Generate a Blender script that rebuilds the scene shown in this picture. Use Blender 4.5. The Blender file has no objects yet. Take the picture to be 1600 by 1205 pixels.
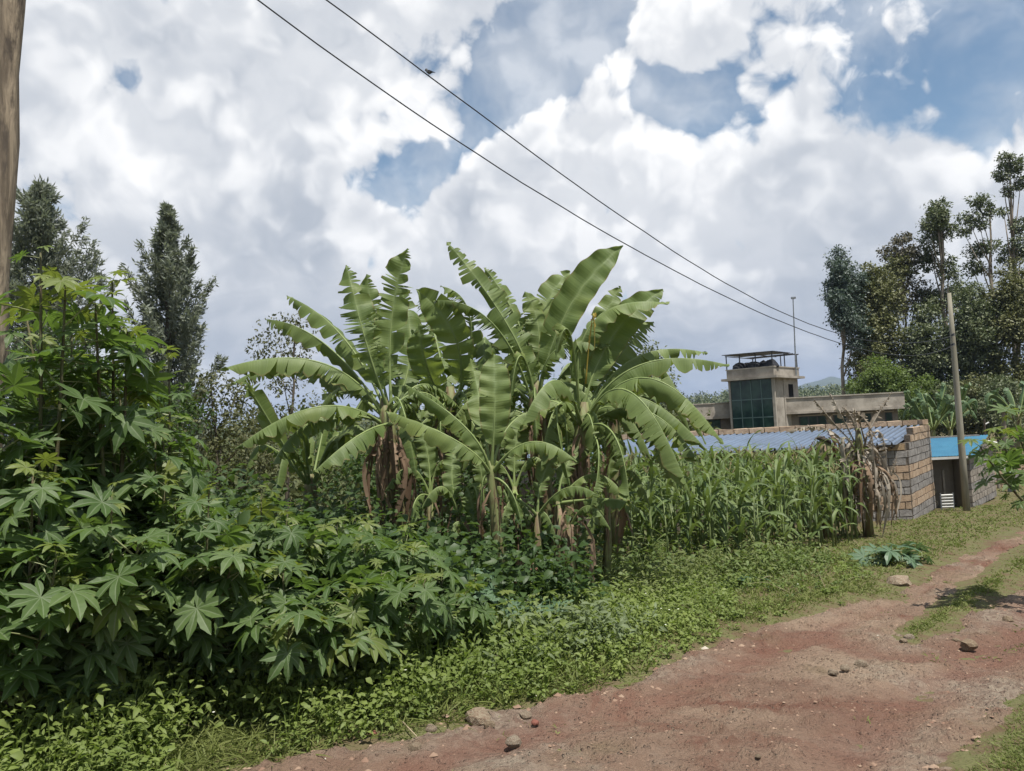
import bpy, math, random
import numpy as np
from mathutils import Vector, Matrix

# ------------------------------------------------------------------ camera, sky, sun, exposure
SC = bpy.context.scene
COL = SC.collection
F = 1186.0                       # focal length in photo pixels (1600 wide)
EYE = np.array([0.0, 0.0, 1.6])
PITCH, ROLL = math.radians(3.0), math.radians(2.9)
_f = np.array([0, math.cos(PITCH), math.sin(PITCH)])
_r0 = np.array([1.0, 0, 0])
_u0 = np.array([0, -math.sin(PITCH), math.cos(PITCH)])
CAM_R = _r0 * math.cos(ROLL) - _u0 * math.sin(ROLL)
CAM_U = _u0 * math.cos(ROLL) + _r0 * math.sin(ROLL)
CAM_F = _f
cd = bpy.data.cameras.new('camera')
cam = bpy.data.objects.new('camera', cd)
COL.objects.link(cam)
cd.sensor_width = 36.0
cd.lens = F / 1600 * 36.0
cd.clip_start = 0.05
cd.clip_end = 20000
cam.matrix_world = Matrix(((CAM_R[0], CAM_U[0], -CAM_F[0], EYE[0]),
                           (CAM_R[1], CAM_U[1], -CAM_F[1], EYE[1]),
                           (CAM_R[2], CAM_U[2], -CAM_F[2], EYE[2]), (0, 0, 0, 1)))
SC.camera = cam

SUN_DIR = Vector((0.21, -0.28, 1.0)).normalized()
sl = bpy.data.lights.new('sun', 'SUN')
sl.energy = 4.9
sl.angle = math.radians(0.5)
sl.color = (1.0, 0.955, 0.88)
so = bpy.data.objects.new('sun', sl)
so.rotation_euler = SUN_DIR.to_track_quat('Z', 'Y').to_euler()
so.location = (5, -5, 40)
COL.objects.link(so)

SC.view_settings.view_transform = 'Standard'
SC.view_settings.look = 'None'
SC.view_settings.exposure = 0.55
SC.view_settings.gamma = 1.0
SC.cycles.use_denoising = True
SC.cycles.max_bounces = 6
SC.cycles.diffuse_bounces = 3
SC.cycles.glossy_bounces = 2
SC.cycles.transmission_bounces = 4
SC.cycles.transparent_max_bounces = 4
SC.cycles.volume_bounces = 0
SC.cycles.caustics_reflective = False
SC.cycles.caustics_refractive = False


def ray(u, v):
    return CAM_F * F + CAM_R * (u - 800.0) - CAM_U * (v - 602.5)


def P(u, v, d):
    """world point seen at photo pixel (u, v) at world depth y = d"""
    r = ray(u, v)
    return EYE + r * (d / r[1])


# ------------------------------------------------------------------ node helpers
class NT:
    def __init__(self, nt):
        self.nt = nt

    def new(self, typ, **kw):
        n = self.nt.nodes.new(typ)
        for k, v in kw.items():
            if k in n.inputs.keys():
                self.put(n.inputs[k], v)
            else:
                setattr(n, k, v)
        return n

    def put(self, sock, v):
        if isinstance(v, bpy.types.NodeSocket):
            self.nt.links.new(v, sock)
        elif isinstance(v, (tuple, list)) and len(v) == 3 and sock.type == 'RGBA':
            sock.default_value = (*v, 1)
        else:
            sock.default_value = v

    def m(self, op, a, b=0.0, c=0.0, clamp=False):
        n = self.nt.nodes.new('ShaderNodeMath')
        n.operation = op
        n.use_clamp = clamp
        for i, x in enumerate((a, b, c)):
            self.put(n.inputs[i], x)
        return n.outputs[0]

    def vm(self, op, a, b=(0, 0, 0), out=0):
        n = self.nt.nodes.new('ShaderNodeVectorMath')
        n.operation = op
        self.put(n.inputs[0], a)
        if op == 'SCALE':
            self.put(n.inputs[3], b)
        else:
            self.put(n.inputs[1], b)
        return n.outputs[out]

    def mix(self, fac, a, b, mode='MIX'):
        n = self.nt.nodes.new('ShaderNodeMix')
        n.data_type = 'RGBA'
        n.blend_type = mode
        self.put(n.inputs[0], fac)
        self.put(n.inputs[6], a)
        self.put(n.inputs[7], b)
        return n.outputs[2]

    def rng(self, x, a, b, c=0.0, d=1.0, smooth=False):
        n = self.nt.nodes.new('ShaderNodeMapRange')
        if smooth:
            n.interpolation_type = 'SMOOTHSTEP'
        for i, q in enumerate((x, a, b, c, d)):
            self.put(n.inputs[i], q)
        return n.outputs[0]

    def noise(self, vec, scale, detail=4.0, rough=0.55, dist=0.0, col=False):
        n = self.new('ShaderNodeTexNoise')
        if vec is not None:
            self.put(n.inputs['Vector'], vec)
        n.inputs['Scale'].default_value = scale
        n.inputs['Detail'].default_value = detail
        n.inputs['Roughness'].default_value = rough
        n.inputs['Distortion'].default_value = dist
        return n.outputs[1 if col else 0]

    def voro(self, vec, scale, feat='F1', out=0, rnd=1.0):
        n = self.new('ShaderNodeTexVoronoi', feature=feat)
        self.put(n.inputs['Vector'], vec)
        n.inputs['Scale'].default_value = scale
        n.inputs['Randomness'].default_value = rnd
        return n.outputs[out]

    def attr(self, name):
        n = self.nt.nodes.new('ShaderNodeAttribute')
        n.attribute_name = name
        return n.outputs['Fac']

    def pos(self):
        return self.nt.nodes.new('ShaderNodeNewGeometry').outputs['Position']

    def obj(self):
        return self.nt.nodes.new('ShaderNodeTexCoord').outputs['Object']

    def orand(self):
        return self.nt.nodes.new('ShaderNodeObjectInfo').outputs['Random']

    def bump(self, h, strength, dist):
        n = self.nt.nodes.new('ShaderNodeBump')
        n.inputs['Strength'].default_value = strength
        n.inputs['Distance'].default_value = dist
        self.put(n.inputs['Height'], h)
        return n.outputs[0]


MATS = {}


def newmat(name):
    m = bpy.data.materials.new(name)
    m.use_nodes = True
    m.node_tree.nodes.clear()
    MATS[name] = m
    return m, NT(m.node_tree)


def finish(t, shader):
    o = t.nt.nodes.new('ShaderNodeOutputMaterial')
    t.nt.links.new(shader, o.inputs[0])


def principled(t, col, rough=0.7, normal=None, spec=0.3, metal=0.0):
    b = t.nt.nodes.new('ShaderNodeBsdfPrincipled')
    t.put(b.inputs['Base Color'], col)
    t.put(b.inputs['Roughness'], rough)
    t.put(b.inputs['Metallic'], metal)
    b.inputs['Specular IOR Level'].default_value = spec
    if normal is not None:
        t.put(b.inputs['Normal'], normal)
    return b.outputs[0]


# ------------------------------------------------------------------ sky: blue air with broken cumulus
W = bpy.data.worlds.new('World')
SC.world = W
W.use_nodes = True
W.cycles.sampling_method = 'MANUAL'
W.cycles.sample_map_resolution = 256
W.node_tree.nodes.clear()
t = NT(W.node_tree)
skyn = t.new('ShaderNodeTexSky', sky_type='NISHITA')
skyn.sun_disc = False
skyn.sun_elevation = math.asin(SUN_DIR.z)
skyn.sun_rotation = math.atan2(SUN_DIR.x, SUN_DIR.y)
skyn.altitude = 1800
skyn.air_density = 1.0
skyn.dust_density = 1.2
skyn.ozone_density = 1.5
D = t.new('ShaderNodeTexCoord').outputs['Generated']


def unit(u, v):
    r = ray(u, v)
    return tuple(float(x) for x in r / np.linalg.norm(r))


def add_all(xs):
    s = xs[0]
    for x in xs[1:]:
        s = t.m('ADD', s, x)
    return s


# places of the sky where cloud is thick (+) or broken (-)
BLOBS = [
    (650, 296, 52, -.28), (645, 255, 34, -.22), (600, 285, 40, -.16), (545, 290, 30, -.24), (712, 250, 40, -.26), (690, 330, 36, .14), (560, 335, 30, .10), (850, 60, 80, -.28), (790, 130, 60, -.26), (770, 195, 45, -.20), (930, 5, 60, -.22),
    (1430, 70, 150, -.22), (1540, 60, 120, -.16), (1095, 165, 45, -.20), (1185, 215, 35, -.22), (205, 114, 26, -.30), (265, -10, 30, -.26), (205, 100, 120, .14),
    (580, 406, 36, -.32), (1345, 150, 60, -.16), (1010, 140, 45, -.16),
    (960, 270, 150, .14), (1250, 200, 100, .14), (1240, 340, 240, .20), (420, 170, 210, .24), (120, 250, 200, .18),
    (650, 110, 80, .14), (780, 370, 140, .20), (1050, 60, 80, .12), (1490, 260, 170, .14), (490, 380, 90, .16), (450, 500, 200, .16), (60, 60, 120, .10), (740, 310, 45, .16), (150, 30, 90, .26), (420, 160, 70, .18), (60, 190, 60, .16), (1530, 170, 110, .12), (900, 470, 60, .2), (1020, 20, 60, .1),
]
bl = []
for (u, v, r, w) in BLOBS:
    dist = t.vm('DISTANCE', D, unit(u, v), out=1)
    bl.append(t.rng(dist, 0.0, 1.6 * r / F, w, 0.0, smooth=True))
blob = add_all(bl)
warp = t.vm('SCALE', t.vm('SUBTRACT', t.noise(D, 8.0, 3, .6, col=True), (.5, .5, .5)), 0.075)
Dw = t.vm('ADD', D, warp)


def density(vec, fine):
    a = t.noise(vec, 3.9, 7 if fine else 4, .56, 0.1)
    vor = t.new('ShaderNodeTexVoronoi', feature='F1')
    t.put(vor.inputs['Vector'], vec)
    vor.inputs['Scale'].default_value = 10.0
    vor.inputs['Detail'].default_value = 2.0 if fine else 1.0
    vor.inputs['Roughness'].default_value = .6
    vor.inputs['Lacunarity'].default_value = 2.3
    puff = t.m('SUBTRACT', .5, vor.outputs[0])
    return t.m('MULTIPLY_ADD', puff, .30, t.m('MULTIPLY', t.m('SUBTRACT', a, .5), 1.35))


d0 = density(Dw, True)
Lv = (0.016, -0.004, 0.030)
d1 = density(t.vm('ADD', Dw, Lv), False)
elev = t.new('ShaderNodeSeparateXYZ', Vector=D).outputs[2]
dens = t.m('ADD', t.m('ADD', d0, blob), t.rng(elev, .06, .34, .40, .12, smooth=True))
wisp = t.m('MULTIPLY', t.m('SUBTRACT', t.noise(Dw, 26.0, 4, .62), .5), .24)
alpha = t.rng(t.m('ADD', dens, wisp), -.09, .09, 0, 1, smooth=True)
relief = t.m('SUBTRACT', d0, d1)
lit = t.rng(relief, -.15, .15, 0, 1, smooth=True)
thick = t.rng(t.m('ADD', d0, blob), -.05, .42, 1.0, 0.22, smooth=True)
bank = t.noise(t.vm('MULTIPLY', Dw, (1.6, 1.6, 7.0)), 2.2, 5, .55)
low = t.m('MULTIPLY', t.rng(elev, .03, .30, 1, 0, smooth=True), t.rng(bank, .34, .60, .35, 1, smooth=True))
glow = t.rng(t.noise(t.vm('ADD', D, (3.1, 1.7, .4)), 2.6, 2, .5), .36, .60, .62, 1.0, smooth=True)
bright = t.m('MULTIPLY', t.m('MULTIPLY_ADD', lit, .72, t.m('MULTIPLY', thick, .55)), glow, clamp=True)
bright = t.m('MULTIPLY', bright, t.m('SUBTRACT', 1.0, t.m('MULTIPLY', low, .70)))
ccol = t.mix(bright, (2.85, 3.2, 3.75), (7.4, 7.4, 7.4))
ccol = t.mix(t.m('MULTIPLY', low, .55), ccol, (2.05, 2.45, 3.1))
blue = t.vm('MULTIPLY', skyn.outputs[0], (.92, 1.0, .90))
# air near the ground is milky, and thin veil hangs in the gaps
alpha2 = t.m('MAXIMUM', alpha, t.rng(elev, .02, .16, .9, 0.0, smooth=True))
veil = t.rng(t.noise(Dw, 5.0, 5, .6), .40, .70, .04, .55, smooth=True)
alpha3 = t.m('MAXIMUM', alpha2, veil)
scol = t.mix(alpha3, blue, ccol)
bg = t.new('ShaderNodeBackground', Color=scol, Strength=.10)
wo = t.new('ShaderNodeOutputWorld')
t.nt.links.new(bg.outputs[0], wo.inputs[0])

# ------------------------------------------------------------------ mesh helpers
rs = np.random.RandomState(7)
random.seed(7)


def link(name, me, mat=None, parent=None):
    o = bpy.data.objects.new(name, me)
    COL.objects.link(o)
    if mat is not None and me is not None and len(me.materials) == 0:
        for q in (mat if isinstance(mat, (list, tuple)) else (mat,)):
            me.materials.append(MATS[q] if isinstance(q, str) else q)
    if parent is not None:
        o.parent = parent
    return o


def tag(o, label=None, cat=None, group=None, kind=None):
    if label: o['label'] = label
    if cat: o['category'] = cat
    if group: o['group'] = group
    if kind: o['kind'] = kind
    return o


def thing(name, loc, label, cat, group=None):
    o = bpy.data.objects.new(name, None)
    o.empty_display_size = .2
    COL.objects.link(o)
    o.location = tuple(float(x) for x in loc)
    return tag(o, label, cat, group)


def np_mesh(name, V, polys, smooth=False, **attrs):
    """polys: list of int arrays (n, k) - faces of k corners; attrs: per-vertex floats"""
    me = bpy.data.meshes.new(name)
    V = np.asarray(V, dtype=np.float32)
    polys = [np.asarray(p, dtype=np.int32) for p in polys if len(p)]
    me.vertices.add(len(V))
    me.vertices.foreach_set('co', V.ravel())
    nl = sum(p.size for p in polys)
    npol = sum(len(p) for p in polys)
    me.loops.add(nl)
    me.loops.foreach_set('vertex_index', np.concatenate([p.ravel() for p in polys]))
    me.polygons.add(npol)
    tot = np.concatenate([np.full(len(p), p.shape[1], np.int32) for p in polys])
    start = np.concatenate(([0], np.cumsum(tot)[:-1])).astype(np.int32)
    me.polygons.foreach_set('loop_start', start)
    try:
        me.polygons.foreach_set('loop_total', tot)
    except Exception:
        pass
    if smooth:
        me.polygons.foreach_set('use_smooth', np.ones(npol, dtype=bool))
    for k, a in attrs.items():
        at = me.attributes.new(k, 'FLOAT', 'POINT')
        at.data.foreach_set('value', np.asarray(a, dtype=np.float32))
    me.update(calc_edges=True)
    return me


class MB:
    def __init__(self):
        self.v, self.f = [], []

    def quad(self, a, b, c, d):
        i = len(self.v)
        self.v += [tuple(a), tuple(b), tuple(c), tuple(d)]
        self.f.append((i, i + 1, i + 2, i + 3))

    def prism(self, poly, vec):
        """poly: list of 3D points, extruded by vec"""
        i, n = len(self.v), len(poly)
        vec = np.asarray(vec)
        self.v += [tuple(np.asarray(p)) for p in poly] + [tuple(np.asarray(p) + vec) for p in poly]
        self.f.append(tuple(range(i + n - 1, i - 1, -1)))
        self.f.append(tuple(range(i + n, i + 2 * n)))
        for k in range(n):
            k2 = (k + 1) % n
            self.f.append((i + k, i + k2, i + n + k2, i + n + k))
        return self

    def box(self, o, ax, ay, az):
        o, ax, ay, az = (np.asarray(q, float) for q in (o, ax, ay, az))
        return self.prism([o, o + ax, o + ax + ay, o + ay], az)

    def tube(self, pts, rad, n=8, cap=True):
        pts = np.asarray(pts, float)
        rad = np.broadcast_to(np.asarray(rad, float), (len(pts),))
        i0 = len(self.v)
        ref = None
        for k, p in enumerate(pts):
            tg = pts[min(k + 1, len(pts) - 1)] - pts[max(k - 1, 0)]
            tg = tg / (np.linalg.norm(tg) + 1e-9)
            if ref is None:
                ref = np.array([1.0, 0, 0]) if abs(tg[0]) < .8 else np.array([0, 1.0, 0])
            a = np.cross(tg, ref); a /= np.linalg.norm(a) + 1e-9
            b = np.cross(tg, a)
            ref = np.cross(a, tg)
            for j in range(n):
                th = 2 * math.pi * j / n
                self.v.append(tuple(p + rad[k] * (a * math.cos(th) + b * math.sin(th))))
        for k in range(len(pts) - 1):
            for j in range(n):
                j2 = (j + 1) % n
                self.f.append((i0 + k * n + j, i0 + k * n + j2, i0 + (k + 1) * n + j2, i0 + (k + 1) * n + j))
        if cap:
            self.f.append(tuple(i0 + j for j in range(n - 1, -1, -1)))
            e = i0 + (len(pts) - 1) * n
            self.f.append(tuple(e + j for j in range(n)))
        return self

    def mesh(self, name, smooth=False):
        me = bpy.data.meshes.new(name)
        me.from_pydata(self.v, [], self.f)
        me.update()
        if smooth:
            me.polygons.foreach_set('use_smooth', np.ones(len(me.polygons), dtype=bool))
        return me

    def build(self, name, mat, parent=None, smooth=False, loc=None):
        """vertices are world points; object origin at loc (or at its parent's place)"""
        base = np.zeros(3)
        if parent is not None:
            q = parent
            while q is not None:
                base = base + np.array(q.location)
                q = q.parent
        if loc is not None:
            loc = np.asarray(loc, float)
            self.v = [tuple(np.asarray(p) - loc) for p in self.v]
        else:
            self.v = [tuple(np.asarray(p) - base) for p in self.v]
        o = link(name, self.mesh(name, smooth), mat, parent)
        if loc is not None:
            o.location = tuple(float(x) for x in (loc - base))
        return o


def part_np(name, me, mat, parent=None):
    return link(name, me, mat, parent)


def nrm(a):
    return a / (np.linalg.norm(a, axis=-1, keepdims=True) + 1e-9)


# hashed value noise for relief and scatter
def vnoise(x, y, seed=0):
    xi, yi = np.floor(x).astype(np.int64), np.floor(y).astype(np.int64)
    fx, fy = x - xi, y - yi
    fx, fy = fx * fx * (3 - 2 * fx), fy * fy * (3 - 2 * fy)

    def h(a, b):
        n = (a * 374761393 + b * 668265263 + seed * 2147483647) & 0xffffffff
        n = ((n ^ (n >> 13)) * 1274126177) & 0xffffffff
        return ((n ^ (n >> 16)) & 0xffff) / 65535.0
    return (h(xi, yi) * (1 - fx) + h(xi + 1, yi) * fx) * (1 - fy) + (h(xi, yi + 1) * (1 - fx) + h(xi + 1, yi + 1) * fx) * fy


def fbm(x, y, seed=0, oct=4):
    s, a, tot = 0, 1.0, 0
    for o in range(oct):
        s = s + a * vnoise(x * 2 ** o, y * 2 ** o, seed + o)
        tot += a
        a *= .5
    return s / tot


# ------------------------------------------------------------------ terrain
def z0(y):
    y = np.asarray(y, float)
    a = -0.066 * (np.clip(y, 1, 17) - 1)
    b = -0.62 * (1 - np.exp(-np.clip(y - 17, 0, None) * .066 / .62))
    c = -2.5 * np.clip((y - 70) / 400, 0, 1)
    return a + b + c


def G0(u, v):
    r = ray(u, v)
    lo, hi = .5, 400.0
    fn = lambda s: (EYE[2] + r[2] / r[1] * s) - float(z0(s))
    for _ in range(50):
        mid = .5 * (lo + hi)
        if fn(mid) > 0: lo = mid
        else: hi = mid
    return np.array([r[0] / r[1] * lo, lo])


ROAD_L = [G0(*q) for q in [(380, 1203), (560, 1168), (690, 1135), (850, 1100), (960, 1066), (1050, 1030), (1150, 993), (1250, 965), (1330, 947), (1400, 929),
                           (1450, 900), (1500, 874), (1550, 850), (1588, 834)]]
ROAD_R = [G0(*q) for q in [(1612, 834), (1584, 860), (1535, 893), (1490, 927), (1446, 958), (1400, 985), (1420, 1003), (1480, 985), (1545, 945), (1600, 912), (1760, 880)]]
ROAD_R2 = [G0(*q) for q in [(1800, 1010), (1640, 1075), (1590, 1100), (1540, 1150), (1500, 1200)]]
far_l = ROAD_L[-1] + (ROAD_L[-1] - ROAD_L[-2]) * 3
far_r = ROAD_R[0] + (far_l - ROAD_L[-1]) + np.array([.5, 0])
POLY = np.array([(-5.5, -1.5), (-3.2, 2.0)] + ROAD_L + [far_l, far_r] + ROAD_R + ROAD_R2 + [np.array((1.6, 1.2)), np.array((1.2, -1.5))])


def road_sd(x, y):
    """signed distance to the road outline, positive inside"""
    x, y = np.asarray(x, float), np.asarray(y, float)
    d = np.full(x.shape, 1e9)
    ins = np.zeros(x.shape, bool)
    n = len(POLY)
    for i in range(n):
        a, b = POLY[i], POLY[(i + 1) % n]
        ex, ey = b - a
        tt = np.clip(((x - a[0]) * ex + (y - a[1]) * ey) / (ex * ex + ey * ey + 1e-12), 0, 1)
        d = np.minimum(d, np.hypot(x - a[0] - tt * ex, y - a[1] - tt * ey))
        c = ((a[1] > y) != (b[1] > y))
        with np.errstate(divide='ignore', invalid='ignore'):
            xx = a[0] + (y - a[1]) / (b[1] - a[1] + 1e-12) * ex
        ins ^= c & (x < xx)
    return np.where(ins, d, -d)


def zg(x, y):
    """ground height (without the road's own relief)"""
    x, y = np.asarray(x, float), np.asarray(y, float)
    z = z0(y) + .05 * (fbm(x * .5 + 31, y * .5 + 7, 3, 3) - .5)
    near = (np.abs(x) < 40) & (y < 45) & (y > -6)
    sd = np.where(near, road_sd(np.where(near, x, 0), np.where(near, y, 0)), -3)
    z = z + .07 * np.clip(-(sd - .0) / .35, 0, 1)
    return z


def rut_at(x, y):
    sd_ = road_sd(x, y) + .25 * (fbm(x * .8, y * .8, 83, 2) - .5)
    a_ = np.exp(-((sd_ - .50) / .22) ** 2) + .9 * np.exp(-((sd_ - 1.75) / .26) ** 2)
    return np.clip(a_, 0, 1)


def zroad(x, y):
    x, y = np.asarray(x, float), np.asarray(y, float)
    z = z0(y) + .05 * (fbm(x * .5 + 31, y * .5 + 7, 3, 3) - .5)
    z = z + .07 * (fbm(x * 1.7, y * 2.3, 11, 3) - .5) + .045 * (fbm(x * 7, y * 9, 15, 3) - .5)
    rt_ = rut_at(x, y)
    z = z - .04 * rt_
    st = fbm(x * 17 + 5, y * 17, 21, 2) * (1 - .6 * rt_) + .5 * .6 * rt_
    return z + .03 * np.clip(st - .54, 0, 1) * 4


def onG(u, v):
    p = G0(u, v)
    return np.array([p[0], p[1], float(zg(p[0], p[1]))])


def atG(u, d):
    """ground point at depth d under photo column u (column taken at the ground's row)"""
    x = P(u, 700, d)[0]
    for _ in range(4):
        z = float(zg(x, d))
        # solve x so that it projects to column u
        k = ((CAM_F * F + CAM_R * (u - 800)))
        # find v with that z by bisection
        lo, hi = 300, 1600
        for _ in range(40):
            mid = .5 * (lo + hi)
            if P(u, mid, d)[2] > z: lo = mid
            else: hi = mid
        x = P(u, lo, d)[0]
    return np.array([x, d, z])


# --- materials of the ground
m, t = newmat('soil')
p = t.pos()
c = t.mix(t.rng(t.noise(p, .9, 5, .6), .35, .65), (.105, .072, .044), (.105, .088, .048))
c = t.mix(t.rng(t.noise(p, 6, 4, .6), .42, .58, 0, .8), c, (.108, .112, .048))
finish(t, principled(t, c, .95, t.bump(t.noise(p, 25, 4, .6), .7, .03), .1))

m, t = newmat('road_dirt')
p = t.pos()
c = t.mix(t.rng(t.noise(p, .55, 5, .62, .4), .36, .62), (.225, .138, .098), (.36, .265, .19))
c = t.mix(t.rng(t.noise(t.vm('ADD', p, (9, 3, 0)), 1.3, 6, .65, .6), .50, .66), c, (.20, .098, .068))
c = t.mix(t.m('MULTIPLY', t.rng(t.noise(t.vm('ADD', p, (2, 13, 0)), 1.7, 5, .65), .55, .70), .6), c, (.20, .155, .085))
cell = t.new('ShaderNodeTexVoronoi')
t.put(cell.inputs['Vector'], p); cell.inputs['Scale'].default_value = 34
patch = t.rng(t.noise(p, 2.2, 4, .6), .40, .60)
stone = t.m('MULTIPLY', t.rng(cell.outputs['Distance'], .22, .36, 1, 0), t.rng(t.new('ShaderNodeSeparateColor', Color=cell.outputs['Color']).outputs[0], .52, .60))
stone = t.m('MULTIPLY', stone, t.m('MULTIPLY_ADD', patch, .8, .2))
sc_ = t.mix(t.new('ShaderNodeSeparateColor', Color=cell.outputs['Color']).outputs[1], (.21, .125, .09), (.33, .26, .19))
c = t.mix(t.m('MULTIPLY', stone, .9), c, sc_)
fine = t.noise(p, 60, 5, .7)
c = t.mix(t.rng(fine, .3, .72, 0, .55), c, t.mix(.5, c, (.05, .026, .018)))
c = t.mix(t.rng(t.noise(p, 120, 3, .7), .58, .70, 0, .55), c, (.42, .34, .25))
rub = t.rng(t.noise(t.vm('ADD', p, (4.2, 1.1, 0)), .8, 4, .6), .54, .64)
rubc = t.voro(p, 22, out=1)
c = t.mix(t.m('MULTIPLY', rub, .55), c, t.mix(t.new('ShaderNodeSeparateColor', Color=rubc).outputs[0], (.19, .15, .12), (.42, .37, .29)))
c = t.mix(t.m('MULTIPLY', t.attr('rut'), t.rng(t.noise(p, 3.0, 4, .6), .30, .6, .2, .8)), c, (.215, .110, .078))
h = t.m('ADD', t.m('MULTIPLY', stone, .8), t.m('ADD', t.m('MULTIPLY', fine, .8), t.m('MULTIPLY', t.noise(p, 13, 5, .65), 1.6)))
finish(t, principled(t, c, .92, t.bump(h, 1.0, .05), .15))

m, t = newmat('rock')
p = t.obj()
r_ = t.orand()
c = t.mix(r_, (.27, .21, .135), (.34, .295, .23))
c = t.mix(t.rng(t.noise(p, 7, 5, .65), .42, .66), c, (.19, .12, .08))
finish(t, principled(t, c, .9, t.bump(t.noise(p, 16, 6, .65), .8, .03), .2))

m, t = newmat('pebble')
r_ = t.attr('rnd')
c = t.mix(r_, (.17, .10, .07), (.27, .195, .14))
c = t.mix(t.rng(r_, .99, .992), c, (.38, .34, .28))
finish(t, principled(t, c, .9, None, .2))

m, t = newmat('red_brick')
c = t.mix(t.noise(t.obj(), 12, 4), (.17, .065, .045), (.15, .065, .05))
finish(t, principled(t, c, .9, None, .2))

# --- ground sheet to the horizon
def steps(lim, s0, g):
    q = [0.0]
    while q[-1] < lim:
        q.append(q[-1] + max(s0, g * q[-1]))
    return np.array(q)


px = steps(3500, .14, .055)
xs = np.concatenate((-px[::-1], px[1:]))
ys = np.concatenate((-steps(300, .3, .2)[:0:-1], steps(4500, .12, .05)))
X, Y = np.meshgrid(xs, ys)
Zg = zg(X, Y)
sd = np.where((np.abs(X) < 40) & (Y < 45) & (Y > -6), road_sd(X, Y), -3)
Zg = Zg - .05 * np.clip((sd - .05) / .25, 0, 1)        # a shallow bed under the road
nx, ny = len(xs), len(ys)
idx = np.arange(nx * ny).reshape(ny, nx)
quads = np.stack((idx[:-1, :-1], idx[:-1, 1:], idx[1:, 1:], idx[1:, :-1]), -1).reshape(-1, 4)
me = np_mesh('ground', np.stack((X, Y, Zg), -1).reshape(-1, 3), [quads], True)
tag(link('ground', me, 'soil'), 'dark earth under the weeds and crops', kind='structure')

# --- dirt road: sheet with its own relief and a ragged outline
ax = np.arange(-5, 22, .034)
ay = []
yy = -1.2
while yy < 31:
    ay.append(yy); yy += max(.026, .0075 * yy)
ay = np.array(ay)
X, Y = np.meshgrid(ax, ay)
S = road_sd(X, Y) + .32 * (fbm(X * 2.2, Y * 2.2, 41, 4) - .5)
Zr = zroad(X, Y) + .006 - .10 * np.clip((.05 - S) / .10, 0, 1)
nx, ny = len(ax), len(ay)
idx = np.arange(nx * ny).reshape(ny, nx)
keep = (S[:-1, :-1] > -.03) & (S[1:, 1:] > -.03)
quads = np.stack((idx[:-1, :-1], idx[:-1, 1:], idx[1:, 1:], idx[1:, :-1]), -1)[keep]
used = np.unique(quads)
remap = np.full(nx * ny, -1, np.int64); remap[used] = np.arange(len(used))
me = np_mesh('dirt_road', np.stack((X, Y, Zr), -1).reshape(-1, 3)[used], [remap[quads]], True, rut=rut_at(X, Y).ravel()[used])
tag(link('dirt_road', me, 'road_dirt'), 'rutted red earth track with loose stones', kind='structure')

# ------------------------------------------------------------------ building materials
def stone_mat(name, a, b, stain, rough=.9, sc=9):
    m, t = newmat(name)
    p = t.pos()
    c = t.mix(t.orand(), a, b)
    c = t.mix(t.rng(t.noise(p, sc, 5, .65), .40, .68), c, stain)
    finish(t, principled(t, c, rough, t.bump(t.noise(p, 30, 5, .65), .6, .02), .2))


stone_mat('beige_stone', (.34, .245, .165), (.42, .325, .235), (.27, .19, .13))
stone_mat('tan_stone', (.30, .22, .13), (.36, .26, .16), (.22, .15, .09))
stone_mat('grey_stone', (.21, .195, .18), (.28, .262, .245), (.16, .148, .138))
stone_mat('block_stone', (.25, .22, .185), (.32, .285, .24), (.19, .165, .14))
stone_mat('mortar', (.15, .125, .10), (.15, .125, .10), (.09, .075, .06))
stone_mat('concrete', (.37, .335, .285), (.37, .335, .285), (.21, .185, .155), .9, 1.3)
stone_mat('wall_render', (.20, .175, .145), (.20, .175, .145), (.16, .14, .115), .9, 2)
stone_mat('trim_pale', (.36, .33, .28), (.36, .33, .28), (.26, .23, .19), .85, 2)


def plain(name, col, rough=.7, spec=.3, metal=0.0, var=None, sc=4, bump=0):
    m, t = newmat(name)
    c = col
    if var is not None:
        c = t.mix(t.rng(t.noise(t.obj(), sc, 5, .65), .38, .66), col, var)
    nb = t.bump(t.noise(t.obj(), sc * 6, 5, .65), bump, .02) if bump else None
    finish(t, principled(t, c, rough, nb, spec, metal))


plain('iron_sheet', (.115, .155, .225), .5, .4, .15, (.10, .12, .155), 1.3)
plain('iron_rust', (.20, .16, .14), .7, .3, .2, (.13, .09, .07), 6)
plain('blue_sheet', (.022, .105, .18), .55, .3, 0, (.03, .13, .21), 2)
plain('timber_dark', (.07, .055, .042), .85, .2, 0, (.11, .09, .07), 7, .4)
plain('timber_pale', (.25, .22, .18), .85, .2, 0, (.17, .15, .12), 7, .4)
plain('white_board', (.55, .55, .53), .7, .3, 0, (.42, .41, .38), 3)
plain('dark_void', (.012, .012, .012), .9, .1)
plain('dark_metal', (.035, .035, .04), .5, .4)
plain('tarpaulin', (.012, .013, .016), .6, .3, 0, (.03, .03, .035), 6, .4)
plain('grey_metal', (.22, .24, .25), .5, .5, .3, (.15, .16, .17), 5)
plain('mullion', (.10, .16, .15), .5, .4)
plain('plaster_sack', (.45, .40, .30), .9, .2, 0, (.30, .24, .17), 5, .5)
plain('cable_black', (.03, .033, .038), .6, .3)
m, t = newmat('green_glass')
c = t.mix(t.rng(t.noise(t.pos(), 1.6, 4, .6), .40, .65), (.010, .030, .030), (.030, .070, .055))
finish(t, principled(t, c, .06, None, .30))

# ------------------------------------------------------------------ low stone building with iron roof
BRICKS = {}


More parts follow.
